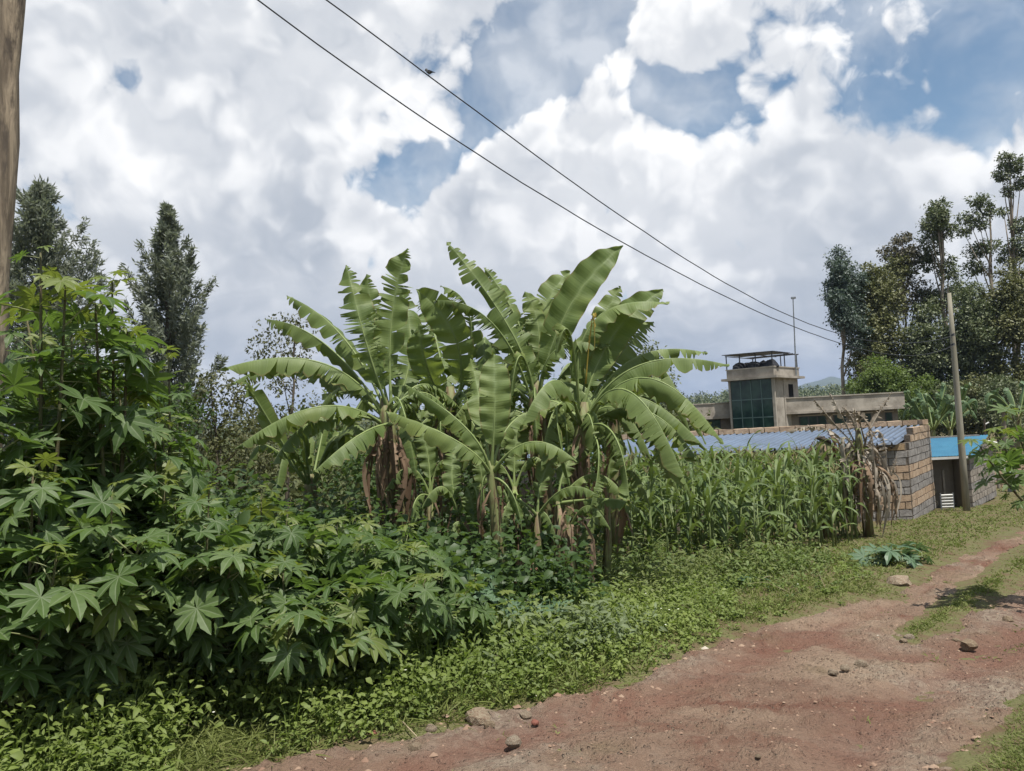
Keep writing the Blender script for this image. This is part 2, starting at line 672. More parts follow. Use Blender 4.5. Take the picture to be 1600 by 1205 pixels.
def brick_mesh(kind, L, H, Dp, var):
    key = (kind, round(L, 3), round(H, 3), var)
    if key in BRICKS: return BRICKS[key]
    r = np.random.RandomState(hash(key) % 9999 if False else var * 17 + int(L * 100))
    b = .010
    V, Fc = [], []
    for sx in (-1, 1):
        for sy in (-1, 1):
            for sz in (-1, 1):
                j = (r.rand(3) - .5) * .014
                V.append((sx * (L / 2 - .004) + j[0], sy * (Dp / 2) + j[1], sz * (H / 2 - .004) + j[2]))
    Fc = [(0, 1, 3, 2), (4, 6, 7, 5), (0, 4, 5, 1), (2, 3, 7, 6), (0, 2, 6, 4), (1, 5, 7, 3)]
    me = bpy.data.meshes.new('brick')
    me.from_pydata(V, [], Fc)
    me.materials.append(MATS[kind])
    BRICKS[key] = me
    return me


def lay(parent, name, o, dx, kind, length, course_h, z, s0, s1, offs, out, dp=.15, blen=.30, jit=.008):
    """one course of bricks from s0 to s1 along horizontal unit dx from point o, faces pushed out by out"""
    ang = math.atan2(dx[1], dx[0])
    nrmv = np.array([dx[1], -dx[0]])
    s = s0 - offs
    base = np.array(parent.location)
    while s < s1 - .02:
        a, b = max(s, s0), min(s + blen, s1)
        if b - a > .05:
            L = b - a - .014
            Lq = round(L / .02) * .02 if L < blen - .03 else blen - .014
            me = brick_mesh(kind, Lq, course_h - .014, dp, rs.randint(4))
            c2 = np.array(o[:2]) + dx * (.5 * (a + b)) + nrmv * (out - dp / 2 + jit * (rs.rand() - .3))
            ob = link(name, me, None, parent)
            ob.location = (c2[0] - base[0], c2[1] - base[1], z + course_h / 2 - base[2])
            ob.rotation_euler = (0, 0, ang + (rs.rand() - .5) * .012)
        s += blen


CNR = onG(1427, 817)
WD = nrm(np.array([.61, .79]))
FD = nrm(np.array([-1.0, .02]))
H = .168
ZB = CNR[2] - .10
lsb = thing('stone_building', CNR, 'low building of banded beige and grey stone under a blue-grey iron roof', 'building')
RIGHT = -FD
LEN, DEEP = 9.4, 3.05
# mortar core: end wall with stepped top, front wall, back parapet core
TH = .15
mb = MB()
prof = [(0.06, 0), (DEEP - .03, 0), (DEEP - .03, 13 * H - .02), (.8, 13 * H - .02), (.8, 12 * H), (.45, 12 * H), (.45, 11 * H), (.2, 11 * H), (.2, 10 * H - .02), (.06, 10 * H - .02)]
nE = np.array([WD[1], -WD[0]])
q3 = lambda s, z, o=0.0: (CNR[0] + WD[0] * s + nE[0] * o, CNR[1] + WD[1] * s + nE[1] * o, ZB + z)
mb.prism([q3(s, z, -.012) for s, z in prof], np.array([*(-nE * (TH - .03)), 0]))
mb.build('wall', 'mortar', lsb)
mb = MB()
nF = np.array([RIGHT[1], -RIGHT[0]])
if nF[1] > 0: nF = -nF
fo = np.array([CNR[0], CNR[1], ZB])
mb.box(fo - np.array([*nF, 0]) * .014 + np.array([*FD, 0]) * .02, np.array([*FD, 0]) * (LEN - .1), np.array([*(-nF), 0]) * .12, (0, 0, 11 * H))
mb.build('wall', 'mortar', lsb)
mb = MB()
bk = CNR + np.array([*(WD * (DEEP - .02)), 0])
mb.box(np.array([bk[0], bk[1], ZB]) + np.array([*FD, 0]) * .02, np.array([*FD, 0]) * LEN, np.array([0, .13, 0]), (0, 0, 13 * H - .02))
mb.build('wall', 'mortar', lsb)
pat = 'ggbbggbbgggbbbb'
kindof = {'g': 'grey_stone', 'b': 'beige_stone'}
for k in range(13):
    st = 0.0 if k < 10 else (.2, .45, .8)[k - 10]
    lay(lsb, 'brick', CNR, WD, kindof[pat[k]], 0, H, ZB + k * H, max(st, .085), DEEP, (k % 2) * .15, 0.0)
    if k < 11:
        w_ = .3 * 4 if k < 8 else LEN - .3
        # the front runs to the left of the corner
        lay(lsb, 'brick', CNR + np.array([*FD, 0]) * w_, RIGHT, kindof[pat[k]] if k < 10 else 'tan_stone', 0, H, ZB + k * H, 0, w_ - .004, ((k + 1) % 2) * .15, 0.0, blen=.30 if k < 8 else .40)
ep = np.array([bk[0], bk[1], 0]) + np.array([*FD, 0]) * LEN
lay(lsb, 'brick', ep, RIGHT, 'beige_stone', 0, .15, ZB + 13 * H - .005, 0, LEN - .02, .1, .02, dp=.18, blen=.40)
# corrugated roof
z_e, z_b = ZB + 10.95 * H, ZB + 12.75 * H
ribs = int((LEN - .2) / .165)
V, Q, RB = [], [], []
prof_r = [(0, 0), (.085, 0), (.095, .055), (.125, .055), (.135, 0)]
for i in range(ribs):
    for (a, hgt) in prof_r:
        s = .16 + i * .165 + a
        for k in range(4):
            tt = k / 3
            e = CNR[:2] + FD * s + WD * (-.36 + tt * (DEEP + .30))
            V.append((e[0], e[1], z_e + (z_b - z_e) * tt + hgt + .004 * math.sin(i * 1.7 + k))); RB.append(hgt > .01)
n = len(V) // 4
for i in range(n - 1):
    for k in range(3):
        a = i * 4 + k
        Q.append((a, a + 1, a + 5, a + 4))
V = np.array(V) - CNR
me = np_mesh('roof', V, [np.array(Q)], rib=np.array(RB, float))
m, t = newmat('ribbed_iron')
c = t.mix(t.rng(t.noise(t.obj(), 1.3, 5, .65), .38, .66), (.13, .175, .25), (.10, .13, .18))
c = t.mix(t.rng(t.attr('rib'), .0, .6, .72, 0), c, (.055, .065, .08))  # corrugation shading painted into the colour: pans darker than the rib tops
c = t.mix(t.rng(t.noise(t.obj(), 3.0, 5, .7), .60, .72, 0, .5), c, (.16, .11, .085))
finish(t, principled(t, c, .5, None, .4, .1))
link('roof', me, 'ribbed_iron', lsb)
mb = MB()
for i in range(10):
    s = .3 + i * .95
    a = np.array([*(CNR[:2] + FD * s + WD * -.30), z_e - .075])
    b = np.array([*(CNR[:2] + FD * s + WD * (DEEP - .2)), z_b - .085])
    mb2 = MB().tube([a, b], .03, 5)
    mb2.build('rafter', 'timber_dark', lsb)
mb = MB()
a = np.array([*(CNR[:2] + FD * .2 + WD * -.33), z_e - .05])
mb.box(a, np.array([*FD, 0]) * (LEN - .5), np.array([0, .03, 0]), (0, 0, .045))
mb.build('fascia', 'timber_dark', lsb)

# ------------------------------------------------------------------ blue roofed shed, block wall, leaning sheet
SC0 = onG(1521, 797)
shd = thing('blue_roof_shed', SC0, 'grey block shed with bright blue sheet roof behind the wooden pole', 'shed')
W2 = nrm(np.array([.66, .75]))
F2 = nrm(np.array([-1.0, .03]))
R2 = -F2
zs = SC0[2] - .05
eave = P(1490, 713, SC0[1])[2]
SL = 3.4
ridge = eave + .40
n2 = np.array([W2[1], -W2[0]])
mb = MB()
g3 = lambda s, z: (SC0[0] + W2[0] * s - n2[0] * .014, SC0[1] + W2[1] * s - n2[1] * .014, z)
mb.prism([g3(.02, zs), g3(SL, zs), g3(SL, eave + .08), g3(1.6, ridge - .05), g3(.02, eave - .06)], np.array([*(-n2 * .12), 0]))
mb.build('wall', 'mortar', shd)
k = 0
hh = .17
while zs + (k + 1) * hh < ridge + .02:
    z = zs + k * hh
    lo_, hi_ = 0.0, SL
    if z + hh > eave - .05:
        over = (z + hh - eave + .05)
        lo_, hi_ = over / .45 * 1.6, SL - max(0, over - .12) * 4.0
    if hi_ - lo_ > .2:
        lay(shd, 'block', SC0, W2, 'block_stone' if k % 3 else 'grey_stone', 0, hh, z, lo_, hi_, (k % 2) * .17, 0.0, blen=.36)
    k += 1
# front: recessed dark wall with a doorway, door post, roof
mb = MB()
fo2 = np.array([SC0[0], SC0[1], zs])
mb.box(fo2 + np.array([*F2, 0]) * .02 + np.array([0, .35, 0]), np.array([*F2, 0]) * 2.2, np.array([0, .1, 0]), (0, 0, eave - zs + .1))
mb.build('front_wall', 'wall_render', shd)
MB().box(fo2 + np.array([*F2, 0]) * .14 + np.array([0, .0, 0]), np.array([*F2, 0]) * .12, np.array([0, .3, 0]), (0, 0, eave - zs - .06)).build('pillar', 'wall_render', shd)
MB().box(fo2 + np.array([*F2, 0]) * .95 + np.array([0, .33, .02]), np.array([*F2, 0]) * .7, np.array([0, .03, 0]), (0, 0, 1.1)).build('door_opening', 'dark_void', shd)
MB().box(fo2 + np.array([*F2, 0]) * .62 + np.array([0, .1, .1]), np.array([*F2, 0]) * .05, np.array([0, .05, 0]), (0, 0, .95)).build('door_post', 'timber_pale', shd)
for kx in range(3):
    for half in (0, 1):
        V, Q = [], []
        for i in range(26):
            s = -.22 + kx * 1.0 + i * .04
            hg = .012 * (i % 2) + .003 * half
            for tt in (0, 1):
                tq = half * .5 + tt * .53
                e = SC0[:2] + F2 * s + W2 * (-.30 + tq * 1.95)
                V.append((e[0], e[1], eave + (ridge - eave + .02) * tq + hg + .02))
        for i in range(25):
            a = i * 2
            Q.append((a, a + 1, a + 3, a + 2))
        link('roof_sheet', np_mesh('roof_sheet', np.array(V) - SC0, [np.array(Q)]), 'blue_sheet', shd)
a = np.array([*(SC0[:2] + F2 * -.05 + W2 * -.31), eave - .055])
MB().box(a, np.array([*F2, 0]) * 2.6, np.array([0, .025, 0]), (0, 0, .062)).build('fascia', 'white_board', shd)
a = np.array([*(SC0[:2] + W2 * 1.62), ridge - .04])
MB().box(a, np.array([*F2, 0]) * 3.0, np.array([0, .14, 0]), (0, 0, .12)).build('ridge_course', 'grey_stone', shd)
# second, smaller lean-to roof edge behind
a = np.array([*(SC0[:2] + W2 * 1.9 + n2 * .10), ridge - .12])
b = np.array([*(SC0[:2] + W2 * 3.5 + n2 * .10), ridge - .26])
MB().tube([a, b], .04, 4).build('verge_board', 'white_board', shd)
# thin post against the side wall
b0 = onG(1543, 779)
po = thing('fence_post', b0, 'thin dark wooden post standing against the shed side wall', 'post')
MB().tube([b0 - np.array([0, 0, .2]), P(1538, 655, b0[1])], [.045, .03], 7).build('shaft', 'timber_dark', po)
MB().tube([P(1537.6, 664, b0[1]), P(1545, 660, b0[1])], [.02, .02], 6).build('insulator', 'white_board', po)
# leaning iron sheet
b1 = onG(1579, 773)
ls = thing('leaning_sheet', b1, 'grey corrugated sheet leaning beside the block shed', 'metal sheet')
V, Q = [], []
top = P(1573, 729, b1[1] + .45)
bot = b1 + np.array([.05, 0, .0])
for i in range(9):
    for e, w_ in ((bot, .26), (top, .16)):
        V.append(e + np.array([(i / 8 - .5) * w_, (i % 2) * .025, 0]))
for i in range(8):
    Q.append((2 * i, 2 * i + 1, 2 * i + 3, 2 * i + 2))
o = link('panel', np_mesh('panel', np.array(V) - b1, [np.array(Q)]), 'grey_metal', ls)
o.modifiers.new('thick', 'SOLIDIFY').thickness = .006
# far tan stone wall with a post
b2 = onG(1580, 772) + np.array([0, 1.6, 0])
b2[2] = float(zg(b2[0], b2[1]))
fw = thing('stone_wall', b2, 'low tan stone wall running out past the block shed', 'wall')
FW = nrm(np.array([.93, .36]))
MB().box(b2 + np.array([0, .012, -.1]), np.array([*FW, 0]) * 4, np.array([-.04, .11, 0]), (0, 0, .98)).build('core', 'mortar', fw)
for k in range(6):
    lay(fw, 'brick', b2, FW, 'beige_stone' if k != 2 else 'grey_stone', 0, .165, b2[2] - .08 + k * .165, 0, 3.0, (k % 2) * .15, .01, blen=.34)
b3 = b2 + np.array([.55, -.12, 0])
po = thing('wall_post', b3, 'pale wooden post in front of the low tan stone wall', 'post')
MB().tube([b3 - np.array([0, 0, .2]), b3 + np.array([.01, 0, .6]), b3 + np.array([-.02, 0, 1.15])], [.05, .045, .03], 7).build('shaft', 'timber_pale', po)
# rubble sack, stacked louvre blocks beside the shed door
b4 = onG(1467, 800) + np.array([0, .5, 0]); b4[2] = float(zg(b4[0], b4[1]))
sk = thing('rubble_heap', b4, 'pale heap of rubble and sacking between stone building and shed', 'heap')
for i in range(5):
    n_ = 40
    th = rs.rand(n_) * 2 * math.pi; ph = np.arccos(1 - 2 * rs.rand(n_))
    import bmesh
    bm = bmesh.new()
    bmesh.ops.create_icosphere(bm, subdivisions=2, radius=1)
    sc3 = np.array([.20 - .02 * i, .18, .17])
    for vv in bm.verts:
        k_ = 1 + .35 * (random.random() - .5)
        vv.co = Vector((vv.co.x * sc3[0] * k_, vv.co.y * sc3[1] * k_, vv.co.z * sc3[2] * k_))
    me = bpy.data.meshes.new('lump'); bm.to_mesh(me); bm.free()
    o = link('lump', me, 'plaster_sack', sk)
    o.location = ((.06, .16, .02, .14, .05)[i], (.0, .1, .12, .05, .08)[i], (.10, .16, .38, .46, .66)[i])
b5 = onG(1485, 801) + np.array([0, .12, 0]); b5[2] = float(zg(b5[0], b5[1]))
lv = thing('louvre_rack', b5, 'small white slatted louvre standing on the grass by the shed door', 'louvre')
for i in range(5):
    MB().box(b5 + np.array([-.14, 0, .03 + i * .075]), (.30, 0, 0), (0, .03, .02), (0, -.02, .04)).build('slat', 'white_board', lv)
for sx in (-.16, .16):
    MB().box(b5 + np.array([sx, 0, 0]), (.025, 0, 0), (0, .03, 0), (0, 0, .42)).build('side_rail', 'grey_metal', lv)

# ------------------------------------------------------------------ flat roofed house with glazed stair tower
HD = 45.0
tc = P(1213, 650, HD)
gz = -2.0
hs = thing('flat_roof_house', (tc[0], tc[1], gz), 'unfinished grey concrete house with flat parapets and glazed stair tower', 'house')
th = math.radians(40)
TL, TR = np.array([-math.cos(th), math.sin(th)]), np.array([math.sin(th), math.cos(th)])
E3 = lambda p2, z: np.array([p2[0], p2[1], z])
z_cor = P(1213, 590, HD)[2]; z_par = P(1213, 573, HD)[2]
c2 = tc[:2]
lw, rw = 2.85, 4.3
def pbox(name, mat, p2, d1, l1, d2, l2, za, zb):
    return MB().box(E3(p2, za), E3(d1 * l1, 0), E3(d2 * l2, 0), (0, 0, zb - za)).build(name, mat, hs)
# tower body (right face and back), glass face on the left
pbox('tower_wall', 'concrete', c2 + TL * .12 + TR * .10, TL, lw - .2, TR, rw - .1, gz, z_cor)
pbox('corner_post', 'trim_pale', c2 - TR * 0 + TL * 0, TL, .16, TR, .16, gz, z_cor - .002)
pbox('corner_post', 'trim_pale', c2 + TL * (lw - .1), TL, .12, TR, .16, gz, z_cor - .002)
gl_w = (lw - .26) / 4
zrow = [gz, P(1213, 651, HD)[2], P(1213, 622, HD)[2], z_cor - .01]
for i in range(4):
    for j in range(3):
        pbox('pane', 'green_glass', c2 + TL * (.17 + gl_w * i + .02) + TR * .06, TL, gl_w - .04, TR, .03, zrow[j] + .02, zrow[j + 1] - .02)
for i in range(1, 4):
    pbox('mullion', 'mullion', c2 + TL * (.17 + gl_w * i - .025) + TR * .03, TL, .05, TR, .06, gz, z_cor - .01)
for j in (1, 2):
    pbox('transom', 'mullion', c2 + TL * .165 + TR * .025, TL, lw - .27, TR, .06, zrow[j] - .03, zrow[j] + .03)
pbox('slit_window', 'dark_void', c2 - TL * 0 + TL * .105 + TR * 2.6, -TL * -1, -.012, TR, .75, P(1240, 620, HD)[2], P(1240, 598, HD)[2])
pbox('wall_joint', 'trim_pale', c2 + TL * .10 + TR * 1.75, -TL, .014, TR, .05, gz, z_cor - .02)
pbox('cornice', 'concrete', c2 - TL * .28 - TR * .28, TL, lw + .62, TR, rw + .5, z_cor, z_cor + .14)
for (pp, da, la, db, lb) in ((c2 - TL * .04 - TR * .04, TL, lw + .1, TR, .14), (c2 - TL * .04 + TR * .102, TL, .14, TR, rw - .2),
                             (c2 + TL * (lw - .08) + TR * .102, TL, .14, TR, rw - .2), (c2 + TL * .102 + TR * (rw - .15), TL, lw - .2, TR, .14)):
    pbox('parapet', 'concrete', pp, da, la, db, lb, z_cor + .14, z_par)
pbox('coping', 'trim_pale', c2 - TL * .08 - TR * .08, TL, lw + .18, TR, .2, z_par, z_par + .06)
pbox('coping', 'trim_pale', c2 - TL * .08 + TR * .125, TL, .2, TR, rw - .1, z_par, z_par + .06)
pbox('tower_roof', 'concrete', c2 + TL * .15 + TR * .15, TL, lw - .3, TR, rw - .35, z_par - .5, z_par - .35)
# canopy of slats on thin posts
zt = P(1213, 549, HD)[2]
for (a, b) in ((-.02, -.0), (1.0, 0), (2.0, 0), (2.85, 0), (-.02, 2.0), (-.02, 4.1), (2.85, 2), (2.85, 4.1), (1.0, 4.1)):
    pp = c2 + TL * (a + .05) + TR * (b + .02)
    MB().tube([E3(pp, z_par - .05), E3(pp, zt)], .035, 6).build('canopy_post', 'dark_metal', hs)
for i in range(14):
    pp = c2 - TL * .1 + TR * (-.15 + i * .21)
    MB().box(E3(pp, zt + .005 * (i % 2)), E3(TL * (lw + .35), .05), E3(TR * .17, 0), (0, 0, .035)).build('canopy_slat', 'dark_metal', hs)
for bb in (3.2, 3.7, 4.2):
    pp = c2 - TL * .1 + TR * bb
    MB().tube([E3(pp, zt), E3(pp + TL * (lw + .3), zt)], .025, 6).build('canopy_bar', 'dark_metal', hs)
for aa in (.0, 1.4, 2.9):
    pp = c2 + TL * aa + TR * -.1
    MB().tube([E3(pp, zt - .03), E3(pp + TR * 4.4, zt - .03)], .025, 6).build('canopy_bar', 'dark_metal', hs)
for i in range(7):
    pp = c2 + TL * (.25 + .34 * i) + TR * (.5 + .25 * (i % 3))
    bm = bmesh.new(); bmesh.ops.create_icosphere(bm, subdivisions=2, radius=1)
    for vv in bm.verts:
        k_ = 1 + .3 * (random.random() - .5)
        vv.co = Vector((vv.co.x * .45 * k_, vv.co.y * .4 * k_, max(-.2, vv.co.z) * .42 * k_))
    me = bpy.data.meshes.new('tarpaulin_bundle'); bm.to_mesh(me); bm.free()
    o = link('tarpaulin_bundle', me, 'tarpaulin', hs)
    o.location = (pp[0] - tc[0], pp[1] - tc[1], z_par + .06 - gz)
pp = P(1243, 573, HD + 2.4)
MB().tube([pp - np.array([0, 0, .6]), P(1239, 466, HD + 2.4)], [.05, .03], 6).build('mast', 'grey_metal', hs)
e_ = P(1239, 466, HD + 2.4)
MB().box(e_ + np.array([-.1, -.08, -.05]), (.26, 0, 0), (0, .16, 0), (0, 0, .12)).build('mast_lamp', 'grey_metal', hs)
# wings
wr0, wr1 = P(1209, 630, HD + 2.2)[0], P(1408, 630, HD + 2.2)[0]
zp_t, zp_b = P(1310, 619, HD + 1.7)[2], P(1310, 642, HD + 1.7)[2]
yw = HD + 2.2
pbox('wing_wall', 'wall_render', np.array([wr0, yw]), np.array([1, 0]), wr1 - wr0 - .25, np.array([0, 1]), 7, gz, zp_b + .3)
pbox('wing_slab', 'concrete', np.array([wr0 - .02, yw - .62]), np.array([1, 0]), wr1 - wr0 + .35, np.array([0, 1]), 7.4, zp_b - .06, zp_b + .08)
pbox('wing_parapet', 'concrete', np.array([wr0, yw - .5]), np.array([1, 0]), wr1 - wr0 - .02, np.array([0, 1]), .16, zp_b + .08, zp_t)
pbox('wing_parapet', 'concrete', np.array([wr1 - .18, yw - .335]), np.array([1, 0]), .16, np.array([0, 1]), 6.5, zp_b + .08, zp_t)
pbox('wing_coping', 'trim_pale', np.array([wr0 - .01, yw - .56]), np.array([1, 0]), wr1 - wr0 + .05, np.array([0, 1]), .27, zp_t, zp_t + .07)
def window(u0, u1, yy, v0, v1, x0=None):
    a, b = P(u0, .5 * (v0 + v1), yy), P(u1, .5 * (v0 + v1), yy)
    zt_, zb_ = P(.5 * (u0 + u1), v0, yy)[2], P(.5 * (u0 + u1), v1, yy)[2]
    w = MB().box((a[0], yy - .05, zb_), (b[0] - a[0], 0, 0), (0, .045, 0), (0, 0, zt_ - zb_)).build('window', 'dark_metal', hs)
    nn = max(1, int((b[0] - a[0]) / .55))
    ww = (b[0] - a[0]) / nn
    for i in range(nn):
        MB().box((a[0] + i * ww + .05, yy - .062, zb_ + .05), (ww - .1, 0, 0), (0, .011, 0), (0, 0, zt_ - zb_ - .1)).build('pane', 'green_glass', w)
    MB().box((a[0] - .1, yy - .09, zt_), (b[0] - a[0] + .2, 0, 0), (0, .085, 0), (0, 0, .07)).build('lintel', 'trim_pale', w)
window(1249, 1291, yw, 650, 668)
window(1303, 1322, yw, 648, 666)
window(1343, 1361, yw, 646, 664)
window(1383, 1394, yw, 644, 662)
wl0, wl1 = P(1060, 640, HD + 3)[0], P(1150, 640, HD + 3)[0]
yl = HD + 3
pbox('wing_wall', 'wall_render', np.array([wl0, yl]), np.array([1, 0]), wl1 - wl0, np.array([0, 1]), 5, gz, zp_b + .1)
pbox('wing_slab', 'concrete', np.array([wl0 - .3, yl - .5]), np.array([1, 0]), wl1 - wl0 + .2, np.array([0, 1]), 5.4, zp_b - .12, zp_b + .02)
pbox('wing_parapet', 'concrete', np.array([wl0 - .2, yl - .4]), np.array([1, 0]), wl1 - wl0 + .1, np.array([0, 1]), .16, zp_b + .02, zp_t - .08)
pbox('wing_coping', 'trim_pale', np.array([wl0 - .22, yl - .45]), np.array([1, 0]), wl1 - wl0 + .12, np.array([0, 1]), .26, zp_t - .08, zp_t - .02)
window(1106, 1126, yl, 655, 672)

# ------------------------------------------------------------------ poles, wires, bird
m, t = newmat('pole_bark')
p = t.obj()
st = t.noise(t.vm('MULTIPLY', p, (9, 9, .9)), 2.0, 6, .65, .5)
c = t.mix(t.rng(st, .40, .60), (.15, .12, .09), (.34, .275, .20))
c = t.mix(t.rng(t.noise(t.vm('MULTIPLY', p, (3, 3, .8)), 3.1, 5, .6), .54, .64), c, (.10, .082, .066))
finish(t, principled(t, c, .9, t.bump(st, .8, .03), .15))
m, t = newmat('pole_wood')
p = t.obj()
st = t.noise(t.vm('MULTIPLY', p, (9, 9, .6)), 2.5, 6, .65)
c = t.mix(t.rng(st, .36, .64), (.21, .195, .15), (.32, .295, .235))
c = t.mix(t.rng(t.noise(p, .6, 3, .5), .4, .7), c, (.18, .168, .125))
finish(t, principled(t, c, .85, t.bump(st, .4, .02), .2))

PD = 5.6
pb = atG(-14, PD)
q0, q1 = P(17, 0, PD), P(-9, 460, PD)
dirp = (q0 - q1) / (q0[2] - q1[2])
pb = q1 + dirp * (float(zg(q1[0], PD)) - q1[2])
NP_ = thing('wooden_pole', pb, 'thick leaning wooden pole with peeling bark rising behind the castor leaves', 'pole')
pts = [pb + dirp * (-.4) + 0]
rad = [.115]
for k in range(1, 15):
    zz = 7.3 * k / 14
    pts.append(pb + dirp * zz + np.array([.012 * math.sin(k * 1.9), .01 * math.cos(k * 2.3), 0]))
    rad.append(.112 - .002 * k + .005 * math.sin(k * 2.7))
MB().tube(pts, rad, 14).build('shaft', 'pole_bark', NP_, smooth=True)
PB2 = onG(1511, 803)
FP = thing('utility_pole', PB2, 'slim grey wooden utility pole standing in front of the blue roofed shed', 'pole')
tp = P(1483, 458, PB2[1])
MB().tube([PB2 - np.array([0, 0, .3]), PB2 * .75 + tp * .25, PB2 * .5 + tp * .5, PB2 * .2 + tp * .8, tp], [.084, .080, .073, .060, .045], 12).build('shaft', 'pole_wood', FP, smooth=True)
for vz in (524, 539):
    a = P(1487, vz, PB2[1] - .09)
    MB().tube([a, a + np.array([.0, -.10, .02])], .025, 8).build('insulator', 'cable_black', FP)

A2 = pb[:2] + dirp[:2] * 6.8
def wire(pts_uv, vend, label):
    B2 = np.array([P(1487, vend, PB2[1])[0], PB2[1] - .15])
    pts3 = []
    for (u, v) in pts_uv:
        r = ray(u, v)
        # intersect the vertical plane through the two poles
        dd = B2 - A2
        nn = np.array([dd[1], -dd[0]])
        s = nn @ (A2 - EYE[:2]) / (nn @ r[:2])
        pts3.append(EYE + r * s)
    pts3.append(np.array([*B2, P(1487, vend, PB2[1] - .15)[2]]))
    pts3 = np.array(pts3)
    # smooth sag: fit height as a cubic along the span
    L = np.linalg.norm(pts3[:, :2] - A2, axis=1)
    co = np.polyfit(L, pts3[:, 2], 4)
    LL = np.linspace(.1, np.linalg.norm(B2 - A2), 60)
    un = (B2 - A2) / np.linalg.norm(B2 - A2)
    wob = .018 * (fbm(LL * 1.6, LL * 0 + vend, 5, 3) - .5)
    pp = np.stack((A2[0] + un[0] * LL, A2[1] + un[1] * LL, np.polyval(co, LL) + wob), -1)
    o = MB().tube(pp, .0070, 6).build('power_line', 'cable_black', None, True, loc=pp[0])
    tag(o, label, 'cable', 'overhead wires')
    return pp
w1 = wire([(510, 0), (650, 104), (800, 216), (950, 322), (1100, 424), (1220, 488), (1310, 520), (1400, 537)], 524, 'upper overhead wire, the one with a small bird sitting on it')
w2 = wire([(400, 0), (550, 106), (700, 206), (850, 311), (1000, 397), (1150, 467), (1250, 513), (1320, 543), (1400, 553)], 539, 'lower overhead wire running below the one with the bird')
# bird: small body, head, tail and folded wings, perched on the upper wire
k = int(np.argmin([abs((CAM_R @ (q - EYE)) / (CAM_F @ (q - EYE)) * F + 800 - 650) for q in w1]))
bp = w1[k] + np.array([0, 0, .012])
bird = thing('bird', bp, 'small grey bird perched on the upper wire', 'bird')
bm = bmesh.new(); bmesh.ops.create_uvsphere(bm, u_segments=12, v_segments=8, radius=1)
for vv in bm.verts:
    x, y, z = vv.co
    w_ = .026 * (1 - .35 * max(0, -x))
    vv.co = Vector((x * .05, y * w_, z * .03 + .045 + x * .026))
me = bpy.data.meshes.new('body'); bm.to_mesh(me); bm.free()
plain('feather_grey', (.10, .105, .115), .8, .2, 0, (.17, .17, .18), 30)
plain('feather_dark', (.05, .05, .055), .8, .2)
b_ = link('body', me, 'feather_grey', bird)
bm = bmesh.new(); bmesh.ops.create_uvsphere(bm, u_segments=10, v_segments=8, radius=.021)
for vv in bm.verts:
    vv.co += Vector((-.0, 0, .0))
cone = bmesh.ops.create_cone(bm, segments=6, radius1=.006, radius2=.0005, depth=.02, cap_ends=True)
for vv in cone['verts']:
    vv.co = Vector((vv.co.z + .026, vv.co.x, vv.co.y))
me = bpy.data.meshes.new('head'); bm.to_mesh(me); bm.free()
h_ = link('head', me, 'feather_grey', bird); h_.location = (.045, 0, .088)
MB().prism([np.array(q) + bp for q in ((-.03, -.012, .035), (-.03, .012, .035), (-.11, .017, -.005), (-.11, -.017, -.005))], (0, 0, .006)).build('tail', 'feather_dark', bird)
for s in (-1, 1):
    MB().prism([np.array(q) + bp for q in ((.03, s * .024, .062), (.01, s * .03, .035), (-.085, s * .02, .022), (-.03, s * .022, .055))], (0, s * .006, 0)).build('wing', 'feather_dark', bird)
    MB().tube([bp + np.array([.0, s * .01, .02]), bp + np.array([.004, s * .008, -.002])], .003, 5).build('leg', 'feather_dark', bird)
bird.rotation_euler = (0, 0, math.radians(140))
bird.scale = (.8, .8, .8)

# ------------------------------------------------------------------ plant materials
def leaf_mat(name, dark, light, trans_col, trans=.28, rough=.45, spec=.35, rnd='obj', vein=None, brown=None, bumpk=0, wax=None):
    m, t = newmat(name)
    r = t.orand() if rnd == 'obj' else t.attr('rnd')
    c = t.mix(r, dark, light)
    p = t.obj()
    c = t.mix(t.rng(t.noise(p, 5, 3, .6), .35, .7, 0, .5), c, dark)
    nb = None
    if vein is not None:
        va = t.attr('vein')
        c = t.mix(t.rng(va, .82, .97, 0, .75), c, vein)
    if brown is not None:
        e = t.m('MULTIPLY_ADD', t.noise(p, 9, 4, .6), .30, t.attr('edge'))
        c = t.mix(t.rng(e, 1.05, 1.14, 0, .8), c, brown)
    if bumpk:
        cx = t.new('ShaderNodeCombineXYZ', X=t.m('MULTIPLY', t.attr('along'), bumpk * .30), Y=t.m('MULTIPLY', t.orand(), 50.0))
        sv = t.noise(cx.outputs[0], 1.0, 3, .6)
        c = t.mix(t.rng(sv, .42, .66, 0, .55), c, light)
        c = t.mix(t.rng(t.noise(p, 1.6, 3, .6), .52, .72, 0, .35), c, (light[0] * 1.35, light[1] * 1.15, light[2] * .8))
        c = t.mix(t.rng(t.m('SINE', t.m('MULTIPLY', t.attr('along'), bumpk * 1.25)), 0, 1, 0, .16), c, (dark[0] * .8, dark[1] * .8, dark[2] * .8))
        nb = t.bump(sv, .45, .012)
    b = principled(t, c, rough, nb, spec)
    tr = t.new('ShaderNodeBsdfTranslucent')
    tcol = t.mix(r, trans_col, tuple(q * .8 for q in trans_col))
    t.put(tr.inputs['Color'], tcol)
    mx = t.nt.nodes.new('ShaderNodeMixShader')
    mx.inputs[0].default_value = trans
    t.nt.links.new(b, mx.inputs[1]); t.nt.links.new(tr.outputs[0], mx.inputs[2])
    finish(t, mx.outputs[0])


